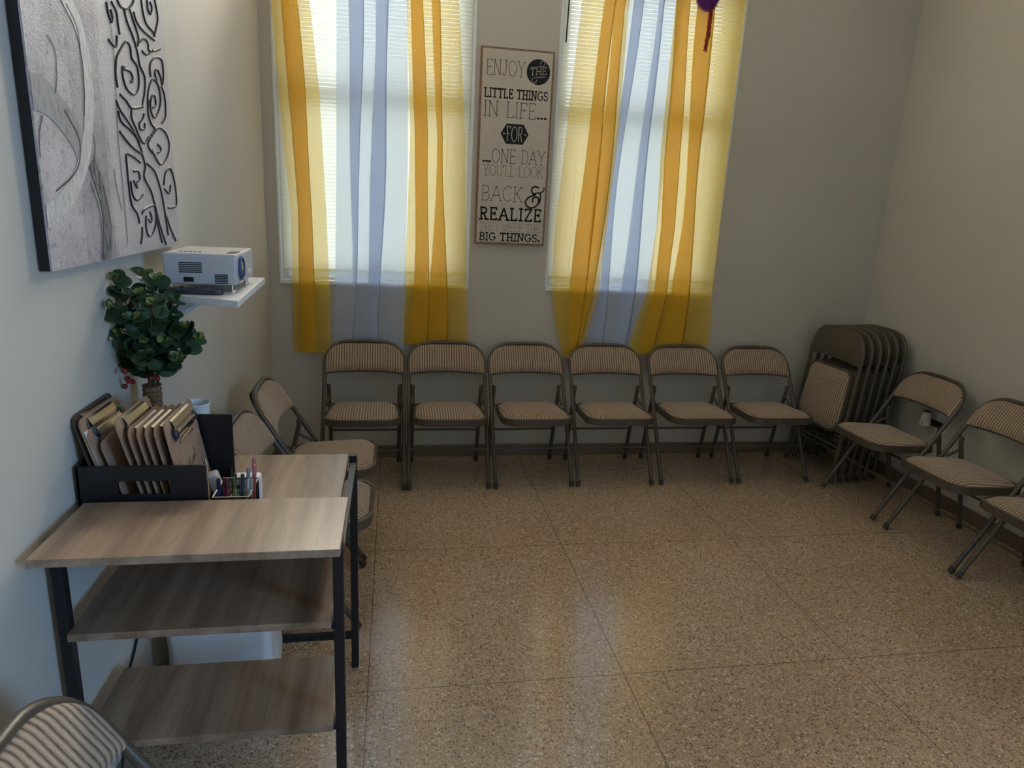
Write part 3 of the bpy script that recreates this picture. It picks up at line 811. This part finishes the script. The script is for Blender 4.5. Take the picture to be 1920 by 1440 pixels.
# ------------------------------------------------------------------ projector shelf, projector, remote, charger, cable
sh = thing('wall_shelf', 'small white wall shelf carrying the projector', 'shelf', (wx(-2), -1.85, 1.30))
b = MB(); b.prism([(wx(-2)+.0005, -2.05), (.285, -2.19), (.258, -1.63), (wx(-2)+.0005, -1.55)], lambda u, v, w_: (u-wx(-2), v+1.85, w_-1.30), 1.28, 1.30); b.build('board', M_SHELFW, sh, smooth=0, bevel=.002)
for y in (-1.98, -1.66):
    b = MB(); b.prism([(wx(-2)+.0005, 1.28), (wx(-2)+.16, 1.28), (wx(-2)+.16, 1.272), (wx(-2)+.02, 1.17), (wx(-2)+.0005, 1.17)], lambda u, v, w_: (u-wx(-2), w_+1.85, v-1.30), y-.006, y+.006); b.build('bracket', M_SHELFW, sh, smooth=0)
pr = thing('projector', 'silver white video projector with a blue lens ring on the wall shelf', 'projector', (.150, -1.905, 1.30), D_(1))
X0, X1, Y0, Y1 = -.1, .1, -.135, .135; ZB, ZT = .022, .112
b = MB(); b.box((X0, Y0, ZB), (X1, Y1, ZT)); body = b.build('body', M_PROJ, pr, smooth=0, bevel=.006)
def vents(name, x0, x1, z0, z1, n):
    b = MB()
    for i in range(n):
        z = z0+(z1-z0)*i/(n-1); b.box((x0, Y0-.0012, z-.0016), (x1, Y0+.002, z+.0016))
    b.build(name, M_BLACKPL, pr, smooth=0)
vents('vent', -.056, .006, .058, .085, 6); vents('vent', .040, .076, .028, .052, 6)
b = MB(); b.box((-.045, Y0-.001, .030), (-.018, Y0+.002, .044)); b.build('port', M_BLACKPL, pr, smooth=0)
RX = Matrix.Rotation(PI/2, 3, 'Y')
b = MB(); b.lathe([(.033, -.004), (.036, .002), (.036, .006), (.031, .008), (.030, .002), (.029, -.004)], (X1, -.072, .068), 28, RX); b.build('lens_ring', M_BLUE, pr)
b = MB(); b.lathe([(.029, -.004), (.029, .0), (.020, .004), (.014, .006), (.002, .007)], (X1, -.072, .068), 28, RX)
ln = b.build('lens', plain('lens_glass', (.30, .28, .22), .08, .6, .8), pr)
b = MB(); b.box((X1-.03, -.106, ZT-.001), (X1-.005, -.038, ZT+.0015)); b.build('focus_slot', M_DARK, pr, smooth=0)
b = MB(); b.box((X1-.001, .045, .040), (X1+.002, .085, .052)); b.build('badge', M_WHITE, pr, smooth=0, bevel=.001)
b = MB()
for i in range(5): b.lathe([(.005, 0), (.005, .002)], (-.06+.013*i, -.09+.002*(i % 2), ZT-.0005), 10)
b.build('buttons', M_DARK, pr)
for (x, y) in ((X1-.02, Y0+.03), (X1-.02, Y1-.03), (X0+.02, Y0+.03), (X0+.02, Y1-.03)):
    b = MB(); b.lathe([(.010, 0), (.010, .006), (.005, .007), (.005, ZB+.001)], (x, y, 0), 12); b.build('foot', M_CHROME, pr)
rm = thing('remote_control', 'black remote control lying on the shelf in front of the projector', 'remote control', (.135, -2.075, 1.30), D_(-2))
b = MB(); b.prism([(-.085,-.016),(.07,-.019),(.085,-.012),(.09,0),(.085,.012),(.07,.019),(-.085,.016)], lambda u, v, w_: (u, v, w_), .001, .016); b.build('body', M_DARK, rm, smooth=0, bevel=.004)
b = MB()
for i in range(6):
    for j in (-1, 0, 1): b.lathe([(.0035, 0), (.003, .0015)], (-.06+i*.018, j*.009, .0155), 8)
b.build('buttons', M_BLACKPL, rm)
ad = thing('power_adapter', 'small off white adapter box at the wall end of the projector shelf', 'adapter', (.015, -1.985, 1.30), D_(-25))
b = MB(); b.prism([(-.03, 0), (.03, 0), (.03, .012), (-.01, .045), (-.03, .04)], lambda u, v, w_: (u, w_, v), -.02, .02); b.build('case', plain('cream_plastic', (.55, .50, .44), .45), ad, smooth=0, bevel=.002)
b = MB(); b.tube([(.03, 0, .006), (.04, .006, .005), (.05, .02, .0045), (.05, .05, .0045)], .0025, 6); b.build('lead', M_CABLE, ad)
b = MB(); b.tube(smoothline([(wx(-2)+.0045, -1.90, 1.275), (wx(-2)+.0045, -1.925, 1.16), (wx(-2)+.0045, -1.947, 1.015), (wx(-2)+.0045, -1.96, .85), (wx(-2)+.0045, -2.05, .60), (wx(-2)+.0045, -2.30, .335), (wx(-2)+.0045, -2.40, .26), (wx(-2)+.016, -2.50, .10), (wx(-2)+.02, -2.55, .02)], 5), .0036, 7)
tag(b.build('power_cable', M_CABLE), 'black cable running down the left wall behind the plant and desk', 'cable')

# ------------------------------------------------------------------ waste bin with a white bag, under the desk
wb_ = thing('waste_bin', 'waste bin lined with a white plastic bag under the desk', 'waste bin', (.19, -2.145, 0))
def rrect(hw, hd, r, k=6):
    o = []
    for cx, cy, a0 in ((hw-r, hd-r, 0), (-hw+r, hd-r, PI/2), (-hw+r, -hd+r, PI), (hw-r, -hd+r, 1.5*PI)):
        for i in range(k+1):
            a = a0+PI/2*i/k; o.append((cx+r*math.cos(a), cy+r*math.sin(a)))
    return o
def loft(b, levels, wob=0.0):
    n = None; vs = []
    for li, (hw, hd, r, z) in enumerate(levels):
        o = rrect(hw, hd, r); n = len(o)
        for i, (x, y) in enumerate(o):
            f = 1+wob*math.sin(i*1.9+li*1.1)*(.5+.5*math.sin(i*.7+li*.6)); vs.append((x*f, y*f, z + (wob*.5*math.sin(i*1.3) if 0 < li else 0)))
    fs = [tuple(range(n))] + [(l*n+i, l*n+(i+1) % n, (l+1)*n+(i+1) % n, (l+1)*n+i) for l in range(len(levels)-1) for i in range(n)]
    b.add(vs, fs)
b = MB(); loft(b, [(.125, .085, .03, 0), (.145, .10, .03, .33)]); b.build('bin', M_WHITE, wb_)
b = MB(); loft(b, [(.136, .094, .03, .012), (.146, .101, .03, .08), (.150, .104, .03, .15), (.148, .104, .03, .22), (.150, .106, .028, .30), (.156, .108, .012, .345), (.150, .104, .03, .338), (.142, .097, .03, .26)], .03)
b.build('bag', M_BAG, wb_, smooth=180)

# ------------------------------------------------------------------ canvas on the left wall
cv = thing('canvas_painting', 'large grey abstract canvas with swirls and dark outlined flowers on the left wall', 'painting', (wx(-2.2), -2.2, 1.42))
CY0, CY1, CZ0, CZ1, CXF = -2.58, -1.70, 1.410, 2.53, .006
def cp(b, name, mat, **k):
    o = b.build(name, mat, cv, **k); o.location = (-wx(-2.2), 2.2, -1.42); return o
def canvas_mat():
    t = NT('painted_canvas'); v = t.coord(); 
    n = t.noise(v, 5, 6, .65); n2 = t.noise(v, 60, 5, .7); n3 = t.noise(v, 220, 2)
    sp = t.node('ShaderNodeSeparateXYZ'); t.link(v, sp.inputs[0])
    base = t.ramp(n, [(.3, (.30, .265, .265)), (.5, (.44, .39, .385)), (.7, (.56, .51, .49))])
    lines = t.ramp(n2, [(.32, (.25, .235, .235)), (.46, (1, 1, 1))])
    c = t.mix(.55, base, t.mix(1.0, base, lines, 'MULTIPLY'))
    # greyer brushed band up the middle of the picture (paint)
    d = t.math('ABSOLUTE', t.math('ADD', sp.outputs[1], 2.32))
    band = t.math('MULTIPLY', t.math('LESS_THAN', d, .085), .55)
    c = t.mix(band, c, t.mix(1.0, c, (.62, .61, .62), 'MULTIPLY'))
    # blank warmer panel under the flowers (paint)
    pnl = t.math('MULTIPLY', t.math('GREATER_THAN', sp.outputs[1], -2.213), .6)
    c = t.mix(pnl, c, (.54, .49, .455))
    sp2 = t.math('GREATER_THAN', t.noise(v, 90, 4, .85), .62)
    c = t.mix(t.math('MULTIPLY', sp2, .35), c, (.16, .14, .135))
    t.color(c); t.b.inputs['Roughness'].default_value = .6
    t.bump(t.math('ADD', n2, n3), .5, .003); return t.m
b = MB(); b.box((CXF-.004, CY0, CZ0), (CXF, CY1, CZ1)); cp(b, 'canvas', canvas_mat(), smooth=0)
b = MB(); b.box((wx(-2.2)+.004, CY0, CZ0), (CXF-.004, CY1, CZ1)); cp(b, 'stretcher_edge', M_BLACK, smooth=0)
FX = lambda u, v, h: (CXF + h, max(u, CY0+.002), max(v, CZ0+.002))
def streak(name, c1, c2, th):
    t = NT(name); v = t.coord('Object', (1, 60, 14)); n = t.noise(v, 2.0, 5, .7)
    t.color(t.ramp(n, [(th-.1, c2), (th+.1, c1)])); t.b.inputs['Roughness'].default_value = .6; t.bump(n, .5, .002); return t.m
FLORAL=[
[(-2.152,2.022),(-2.149,2.002),(-2.13,1.982),(-2.121,1.995),(-2.129,2.011)],
[(-2.118,2.031),(-2.091,2.015),(-2.087,1.989),(-2.081,1.964)],
[(-2.077,2.045),(-2.054,2.035),(-2.006,2.042),(-1.966,2.064),(-1.956,2.075)],
[(-2.034,2.035),(-2.021,2.009),(-1.981,1.975),(-1.958,1.941),(-1.95,1.913),(-1.917,1.889),(-1.926,1.852),(-1.957,1.807)],
[(-1.992,2.043),(-1.97,2.02),(-1.942,1.988),(-1.953,1.962)],
[(-1.963,2.045),(-1.947,2.025),(-1.898,2.012),(-1.803,2.006)],
[(-1.893,2.091),(-1.888,2.063),(-1.868,2.038),(-1.814,2.027),(-1.8,2.017)],
[(-1.844,2.103),(-1.842,2.079),(-1.82,2.072),(-1.806,2.093),(-1.819,2.104)],
[(-1.774,2.121),(-1.761,2.093),(-1.762,2.067),(-1.799,2.023)],
[(-2.16,1.937),(-2.143,1.931),(-2.113,1.93),(-2.102,1.957)],
[(-2.128,1.831),(-2.134,1.859),(-2.121,1.898),(-2.096,1.92),(-2.056,1.948),(-2.034,1.957),(-2.013,1.947),(-2.009,1.922),(-1.972,1.907),(-1.967,1.871),(-1.982,1.844),(-2.018,1.829),(-2.065,1.837),(-2.085,1.862),(-2.083,1.886),(-2.064,1.891)],
[(-2.073,1.883),(-2.032,1.885),(-2.014,1.874),(-2.021,1.86),(-2.031,1.861)],
[(-2.116,1.816),(-2.079,1.807),(-2.041,1.792),(-1.95,1.806)],
[(-1.938,1.974),(-1.895,1.993),(-1.865,1.986),(-1.862,1.969),(-1.81,1.976),(-1.755,1.992)],
[(-1.92,1.956),(-1.882,1.953),(-1.827,1.976)],
[(-1.864,1.897),(-1.864,1.928),(-1.815,1.957),(-1.753,1.963),(-1.744,1.927),(-1.762,1.891),(-1.775,1.911),(-1.802,1.928),(-1.826,1.913),(-1.811,1.895)],
[(-1.91,1.808),(-1.899,1.851),(-1.848,1.894),(-1.8,1.88),(-1.793,1.838),(-1.829,1.801),(-1.867,1.787),(-1.889,1.81),(-1.869,1.844),(-1.843,1.848),(-1.84,1.824),(-1.868,1.813)],
[(-1.773,1.884),(-1.751,1.865),(-1.747,1.827),(-1.758,1.798),(-1.794,1.778)],
[(-2.146,1.798),(-2.126,1.778),(-2.079,1.755),(-2.03,1.725),(-1.989,1.682)],
[(-2.14,1.774),(-2.126,1.75),(-2.057,1.732),(-1.998,1.707)],
[(-2.142,1.725),(-2.128,1.717),(-2.067,1.692),(-1.99,1.677)],
[(-2.042,1.79),(-2.048,1.767),(-2.025,1.745),(-2.001,1.722),(-1.967,1.707),(-1.922,1.729)],
[(-1.947,1.788),(-1.966,1.771),(-1.992,1.758),(-1.988,1.744),(-1.957,1.746),(-1.948,1.763)],
[(-1.897,1.83),(-1.913,1.797),(-1.896,1.768),(-1.866,1.755),(-1.904,1.735)],
[(-1.908,1.687),(-1.936,1.707),(-1.887,1.737),(-1.83,1.761),(-1.778,1.757),(-1.745,1.737),(-1.743,1.709),(-1.775,1.678),(-1.839,1.656),(-1.885,1.678),(-1.907,1.693)],
[(-1.851,1.713),(-1.827,1.706),(-1.829,1.695),(-1.857,1.688)],
[(-2.114,1.67),(-2.114,1.641),(-2.113,1.592),(-2.105,1.542),(-2.068,1.516),(-2.057,1.49)],
[(-2.1,1.671),(-2.059,1.666),(-2.011,1.653)],
[(-1.99,1.677),(-1.974,1.647),(-1.99,1.615),(-1.944,1.579),(-1.92,1.541),(-1.885,1.473),(-1.844,1.418)],
[(-1.957,1.653),(-1.897,1.634),(-1.857,1.585),(-1.835,1.528),(-1.818,1.446)],
[(-2.069,1.628),(-2.032,1.629),(-2.027,1.609),(-2.055,1.598),(-2.051,1.585),(-2.075,1.603)],
[(-2.097,1.602),(-2.091,1.567),(-2.059,1.552),(-2.01,1.568)],
[(-1.822,1.597),(-1.8,1.632),(-1.749,1.648),(-1.717,1.617),(-1.705,1.569),(-1.718,1.533),(-1.798,1.528)],
[(-1.821,1.586),(-1.777,1.572),(-1.757,1.598)],
[(-2.031,1.515),(-2.013,1.526),(-1.921,1.535),(-1.925,1.485),(-1.957,1.459),(-1.992,1.452),(-2.009,1.478),(-2.001,1.509)],
[(-1.967,1.519),(-1.955,1.503),(-1.966,1.49),(-1.983,1.498)],
[(-2.04,1.479),(-2.047,1.453),(-2.062,1.435)],
[(-1.921,1.535),(-1.903,1.473),(-1.879,1.426)],
[(-1.822,1.505),(-1.794,1.469),(-1.745,1.424)],
]
THIN=[
[(-2.487,1.879),(-2.46,1.856),(-2.463,1.811),(-2.478,1.771)],
[(-2.381,1.962),(-2.336,1.919),(-2.335,1.823),(-2.347,1.74)],
[(-2.548,1.718),(-2.57,1.68),(-2.577,1.636)],
[(-2.446,1.741),(-2.393,1.695),(-2.389,1.654),(-2.429,1.611),(-2.524,1.573)],
[(-2.202,1.628),(-2.199,1.59),(-2.176,1.528)],
[(-2.142,2.029),(-2.133,1.9),(-2.155,1.715),(-2.154,1.591),(-2.157,1.443)],
[(-2.307,1.628),(-2.276,1.571),(-2.256,1.501),(-2.266,1.431)],
[(-2.352,1.596),(-2.319,1.535),(-2.316,1.481),(-2.332,1.417)],
[(-2.31,1.702),(-2.305,1.676),(-2.332,1.614)],
]
CREAM=([(-2.385,1.979),(-2.331,1.935),(-2.304,1.869),(-2.309,1.786),(-2.337,1.699),(-2.379,1.634),(-2.442,1.578),(-2.524,1.538),(-2.574,1.523)],0.045)
GREY=([(-2.579,1.761),(-2.526,1.757),(-2.473,1.738),(-2.426,1.712),(-2.387,1.679),(-2.377,1.659)],0.07)
DARK=([(-2.323,1.628),(-2.297,1.58),(-2.28,1.534),(-2.282,1.479),(-2.299,1.412)],0.045)

b = MB(); b.ribbon(smoothline(CREAM[0], 6), CREAM[1], FX, .0012); cp(b, 'cream_swirl', streak('cream_paint', (.60, .565, .52), (.36, .335, .325), .47))
b = MB(); b.ribbon(smoothline(GREY[0], 6), GREY[1], FX, .0009); cp(b, 'grey_swirl', streak('grey_paint', (.30, .29, .28), (.17, .16, .155), .45))
b = MB(); b.ribbon(smoothline(DARK[0], 6), DARK[1], FX, .0015); cp(b, 'dark_swirl', streak('charcoal_paint', (.24, .23, .235), (.035, .033, .035), .5))
b = MB()
for L in THIN: b.ribbon(smoothline(L, 5), .0035, FX, .0018)
cp(b, 'thin_line', M_DARK)
b = MB(); wln = MB()
for L in FLORAL:
    S = smoothline(L, 4)
    b.tube([(CXF+.0015, q.x, q.y) for q in S], .0027, 6)
    wln.tube([(CXF+.0008, q.x+.0042, q.y+.002) for q in S], .0024, 5)
cp(b, 'flower_outline', plain('dark_relief_paint', (.045, .028, .022), .7, 0, .2, .3))
cp(wln, 'flower_highlight', plain('pale_relief_paint', (.62, .58, .53), .7, 0, .2))

# ------------------------------------------------------------------ word sign
SG = dict(x0=1.176, x1=1.598, z0=1.357, z1=2.438)
sg = thing('word_sign', 'tall white wooden word sign with brown edges hanging between the windows', 'sign', (1.387, 0, 1.357))
W_, H0 = .422, 1.081
def sface():
    t = NT('sign_face'); v = t.coord(); n = t.noise(v, 22, 5, .7)
    t.color(t.ramp(n, [(.3, (.54, .47, .38)), (.7, (.62, .54, .44))])); t.b.inputs['Roughness'].default_value = .6; return t.m
def sedge():
    t = NT('worn_brown_edge'); v = t.coord(); n = t.noise(v, 45, 4, .7)
    t.color(t.ramp(n, [(.3, (.17, .085, .045)), (.62, (.30, .17, .10)), (.8, (.55, .45, .35))])); t.b.inputs['Roughness'].default_value = .6; return t.m
b = MB(); b.box((-W_/2+.011, -.0235, .011), (W_/2-.011, -.0225, H0-.011)); b.build('face_panel', sface(), sg, smooth=0)
b = MB(); b.box((-W_/2, -.0226, 0), (W_/2, -.0005, H0)); b.build('board', sedge(), sg, smooth=0, bevel=.002)
def arc(cx, cy, rx, ry, a0, a1, n=14): return [(cx+rx*math.cos(D_(a0+(a1-a0)*i/n)), cy+ry*math.sin(D_(a0+(a1-a0)*i/n))) for i in range(n+1)]
GL = {  # width, strokes, serif points
 'A': (.78, [[(0,0),(.39,1),(.78,0)], [(.14,.36),(.64,.36)]], [(0,0),(.78,0)]),
 'B': (.6, [[(.08,0),(.08,1)], [(0,1),(.3,1)]+arc(.3,.76,.24,.24,90,-90)+[(.08,.52)], [(.3,.52)]+arc(.32,.26,.28,.26,90,-90)+[(0,0)]], []),
 'C': (.72, [arc(.4,.5,.4,.5,45,315,20)], []),
 'D': (.7, [[(.08,0),(.08,1)], [(0,1),(.3,1)]+arc(.3,.5,.4,.5,90,-90,16)+[(0,0)]], []),
 'E': (.58, [[(.08,0),(.08,1)], [(0,1),(.56,1),(.56,.86)], [(.08,.52),(.42,.52)], [(0,0),(.58,0),(.58,.14)]], [(.42,.52,'v')]),
 'F': (.56, [[(.08,0),(.08,1)], [(0,1),(.56,1),(.56,.86)], [(.08,.52),(.42,.52)]], [(.08,0),(.42,.52,'v')]),
 'G': (.76, [arc(.4,.5,.4,.5,45,330,20)+[(.74,.45)], [(.5,.45),(.82,.45)]], []),
 'H': (.72, [[(.08,0),(.08,1)], [(.64,0),(.64,1)], [(.08,.5),(.64,.5)]], [(.08,0),(.08,1),(.64,0),(.64,1)]),
 'I': (.2, [[(.1,0),(.1,1)]], [(.1,0),(.1,1)]),
 'J': (.5, [[(.38,1),(.38,.25)]+arc(.2,.25,.18,.25,0,-160)], [(.38,1)]),
 'K': (.7, [[(.08,0),(.08,1)], [(.62,1),(.08,.42)], [(.24,.58),(.64,0)]], [(.08,0),(.08,1),(.62,1),(.64,0)]),
 'L': (.56, [[(.08,1),(.08,0)], [(0,0),(.56,0),(.56,.16)]], [(.08,1)]),
 'N': (.76, [[(.08,0),(.08,1),(.68,0),(.68,1)]], [(.08,0),(.08,1),(.68,1)]),
 'O': (.84, [arc(.42,.5,.42,.5,0,360,24)], []),
 'R': (.64, [[(.08,0),(.08,1)], [(0,1),(.3,1)]+arc(.3,.75,.26,.25,90,-90)+[(.08,.5)], [(.3,.5),(.58,0)]], [(.08,0),(.6,0)]),
 'S': (.54, [arc(.27,.75,.25,.25,20,250,14)+arc(.27,.26,.27,.26,90,-160,14)], []),
 'T': (.66, [[(.33,0),(.33,1)], [(0,.86),(0,1),(.66,1),(.66,.86)]], [(.33,0)]),
 'U': (.72, [[(.08,1),(.08,.3)]+arc(.36,.3,.28,.3,180,360)+[(.64,1)]], [(.08,1),(.64,1)]),
 'W': (1.0, [[(.0,1),(.25,0),(.5,.9),(.75,0),(1.0,1)]], [(0,1),(1,1)]),
 'Y': (.7, [[(0,1),(.35,.48),(.7,1)], [(.35,.48),(.35,0)]], [(0,1),(.7,1),(.35,0)]),
 'Z': (.62, [[(.04,.86),(.04,1),(.6,1),(.02,0),(.62,0),(.62,.15)]], []),
 "'": (.12, [[(.06,1),(.04,.78)]], []), '.': (.14, [[(.03,.05),(.11,.05)]], []), '-': (.3, [[(.02,.5),(.28,.5)]], []),
}
def textline(b, text, x0, x1, z0, z1, th, serif=True, hh=-.0242, gap=.17, xs=None, dot=None, slope=0.0, space=.42, word=None):
    widths = []; tot = 0
    for ch in text: wv = space if ch == ' ' else GL[ch][0]; widths.append(wv); tot += wv+gap
    tot -= gap; h = z1-z0; sx = (x1-x0)/tot; x = 0.0
    f = lambda u, v, y: (u, y, v)
    wi_ = [0]
    for i_ in range(1, len(text)): wi_.append(wi_[-1] + (1 if text[i_] == ' ' or (text[i_] == '.' and text[i_-1] not in '. ') or (text[i_-1] == '.' and text[i_] not in '. ') else 0))
    for ch, wv, wk in zip(text, widths, wi_):
        if ch != ' ' and (word is None or wk == word):
            _, st, se = GL[ch]
            tt = (dot or th*1.6) if ch in ".'" else th
            mp = lambda q: (x0+(x+q[0])*sx, z0+q[1]*h+slope*((x+q[0])*sx))
            for L in st: 
                if ch == '.': b.ribbon([(mp(L[0])[0]-tt*.1, z0+tt*.5), (mp(L[0])[0]+tt*.6, z0+tt*.5)], tt, f, hh); continue
                # split sharp corners into separate ribbons
                cur = [L[0]]
                for i in range(1, len(L)):
                    cur.append(L[i])
                    if i < len(L)-1:
                        a = Vector(mp(L[i]))-Vector(mp(L[i-1])); c = Vector(mp(L[i+1]))-Vector(mp(L[i]))
                        if a.length > 1e-9 and c.length > 1e-9 and a.angle(c) > D_(40):
                            b.ribbon([mp(q) for q in cur], tt, f, hh); cur = [L[i]]
                b.ribbon([mp(q) for q in cur], tt, f, hh)
            if serif:
                for q in se:
                    X, Z = mp(q[:2]); e = max(.12*sx, th*1.0)
                    if len(q) == 3: b.ribbon([(X, Z-e*.9), (X, Z+e*.9)], tt, f, hh)
                    else: b.ribbon([(X-e, Z), (X+e, Z)], tt, f, hh)
        x += wv+gap
M_INK = plain('black_print', (.018, .017, .018), .6, 0, .2)
M_INK2 = plain('grey_print', (.17, .155, .135), .6, 0, .2)
M_INK3 = plain('pale_brown_print', (.36, .29, .225), .6, 0, .2)
SX = lambda u: -W_/2+.011 + (W_-.022)*u
SZ = lambda v: H0*(1-v)
def line(name, mat, text, u0, u1, v0, v1, th, **k):
    for wd in range(8):
        b = MB(); textline(b, text, SX(u0), SX(u1), SZ(v1), SZ(v0), th, word=wd, **k)
        if b.v: b.build(name, mat, sg, smooth=0)
line('lettering', M_INK, 'ENJOY', .06, .60, .062, .135, .0028)
line('lettering', M_INK, 'LITTLE THINGS', .045, .95, .200, .243, .0066, gap=.26, space=.22)
line('lettering', M_INK, 'IN LIFE...', .045, .95, .262, .338, .0032, dot=.011)
line('lettering', M_INK, '...ONE DAY', .055, .96, .500, .570, .0030, dot=.011, space=.36)
line('lettering', M_INK2, "YOU'LL LOOK", .065, .95, .582, .638, .0028, dot=.005, space=.3)
line('lettering', M_INK, 'BACK', .055, .66, .690, .768, .0030)
line('lettering', M_INK, 'REALIZE', .045, .95, .806, .868, .0098, gap=.30)
line('lettering', M_INK3, 'THEY WERE THE', .045, .95, .885, .930, .0028, space=.3)
line('lettering', M_INK, 'BIG THINGS.', .045, .95, .940, .980, .0070, gap=.24, space=.24, dot=.011)
f3 = lambda u, v, y: (u, y, v)
b = MB(); CXs, CZs, RR = SX(.80), SZ(.105), .068
b.prism(arc(CXs, CZs, RR, RR, 0, 352.5, 47), f3, -.0240, -.0230); b.build('round_badge', M_INK, sg, smooth=0)
M_CREAMINK = plain('cream_print', (.62, .58, .50), .6, 0, .2)
b = MB(); textline(b, 'THE', CXs-.046, CXs+.046, CZs-.020, CZs+.016, .0026, hh=-.0248, slope=.12)
b.ribbon([(CXs-.045, CZs+.022), (CXs+.02, CZs+.031)]+arc(CXs+.022, CZs+.046, .013, .014, -90, 200, 10), .0022, f3, -.0248)
b.ribbon([(CXs+.045, CZs-.022), (CXs-.02, CZs-.030)]+arc(CXs-.022, CZs-.045, .013, .014, 90, 380, 10), .0022, f3, -.0248)
b.build('badge_lettering', M_CREAMINK, sg, smooth=0)
hx, hz = SX(.50), SZ(.420)
b = MB(); b.prism([(hx-.082, hz), (hx-.05, hz-.055), (hx+.05, hz-.055), (hx+.082, hz), (hx+.05, hz+.055), (hx-.05, hz+.055)], f3, -.0240, -.0230); b.build('hexagon_badge', M_INK, sg, smooth=0)
b = MB(); textline(b, 'FOR', hx-.046, hx+.046, hz-.040, hz+.040, .0034, hh=-.0248, serif=False)
b.ribbon([(hx-.068, hz), (hx-.056, hz)], .004, f3, -.0248); b.ribbon([(hx+.056, hz), (hx+.068, hz)], .004, f3, -.0248)
b.build('badge_lettering', M_CREAMINK, sg, smooth=0)
# ampersand
b = MB(); ax_, az, s = SX(.70), SZ(.795), .118
AM = [(.92,.80),(.86,.98),(.72,.92),(.70,.78),(.62,.62),(.40,.56),(.30,.70),(.42,.86),(.62,.86),(.70,.74)]
b.ribbon(smoothline([(ax_+x*s*.95, az+z*s) for x, z in [(1.0,1.0),(.98,.84),(.82,.74),(.62,.72),(.42,.62)]], 5), .0075, f3, -.0242)
b.ribbon(smoothline([(ax_+x*s*.95, az+z*s) for x, z in [(.70,.98),(.50,1.02),(.34,.90),(.38,.72),(.55,.63),(.42,.58),(.16,.46),(.04,.24),(.14,.05),(.36,-.02),(.60,.06),(.74,.26),(.72,.46),(.56,.52),(.42,.42),(.44,.28)]], 6), .0095, f3, -.0242)
b.ribbon(smoothline([(ax_+x*s*.95, az+z*s) for x, z in [(.80,.72),(.84,.50),(.78,.22)]], 5), .0085, f3, -.0242)
b.build('ampersand', M_INK, sg, smooth=0)

# ------------------------------------------------------------------ hanging tassel ornament on the right curtain
tl = thing('tassel_ornament', 'purple fuzzy pompom ornament with a dark red tail hanging before the right curtain', 'ornament', (2.437, -.115, 2.90))
rt = random.Random(9)
def fuzz(b, c, r, n, L):
    for _ in range(n):
        d = Vector((rt.gauss(0,1), rt.gauss(0,1), rt.gauss(0,1))).normalized(); p = Vector(c)+d*r; q = p+d*L*rt.uniform(.5, 1)
        o = d.orthogonal().normalized()*.0016; e = d.cross(o).normalized()*.0016
        b.add([p+o, p-o*.5+e, p-o*.5-e, q], [(0,1,3),(1,2,3),(2,0,3)])
b = MB(); b.sphere((0,0,-.135), .05, 8); fuzz(b, (0,0,-.135), .048, 1100, .03); b.build('pompom', plain('purple_fuzz', (.26, .06, .30), .9, 0, .1, .3, 90), tl, smooth=60)
b = MB()
for (x0, x1, z1) in ((.012, .026, -.33), (.024, .018, -.40)):
    pts = smoothline([(x0, 0, -.12), ((x0+x1)/2+.004, -.004, -.22), (x1, 0, z1)], 6); b.tube(pts, .0095, 6)
    for q in pts: fuzz(b, q, .008, 70, .010)
b.build('tail', plain('dark_red_chenille', (.34, .05, .035), .9, 0, .1, .3, 90), tl, smooth=60)
b = MB(); b.tube([(0,0,-.05), (0, .03, .0), (0, .055, .005)], .0015, 5); b.build('string', M_DARK, tl)

# ------------------------------------------------------------------ outlet with a plug-in on the right wall
ou = thing('wall_outlet', 'white electrical outlet plate on the right wall behind the chair', 'outlet', (XR, -.815, .475))
b = MB(); b.box((-.006, -.036, -.058), (-.0005, .036, .058)); b.build('cover_plate', M_WHITE, ou, smooth=0, bevel=.003)
for z in (-.02, .02):
    b = MB(); b.lathe([(.016, 0), (.016, .003)], (-.0055, 0, z), 16, Matrix.Rotation(-PI/2, 3, 'Y')); so = b.build('socket', M_WHITE, ou)
    b = MB()
    for s in (-.005, .005): b.box((-.0095, s-.001, z-.003), (-.008, s+.001, z+.005))
    b.build('slot', M_DARK, so, smooth=0)
pg = thing('plug_in_freshener', 'cream plug-in air freshener in the outlet on the right wall', 'air freshener', (XR-.007, -.735, .47))
b = MB(); b.lathe([(.026, -.035), (.030, -.03), (.031, -.01), (.026, .03), (.022, .05), (.018, .052)], (-.036, 0, 0), 20); b.build('body', plain('cream_shell', (.70, .64, .50), .4), pg)
b = MB(); b.lathe([(.019, .046), (.019, .058), (.014, .060)], (-.036, 0, 0), 16); b.build('vent_cap', M_DARK, pg)
b = MB(); b.box((-.014, -.10, -.025), (-.001, -.005, .012)); b.build('plug', M_BLACKPL, pg, smooth=0, bevel=.002)
b = MB(); b.sphere((-.062, -.012, -.02), .0045, 6); b.build('indicator', M_DARK, pg)
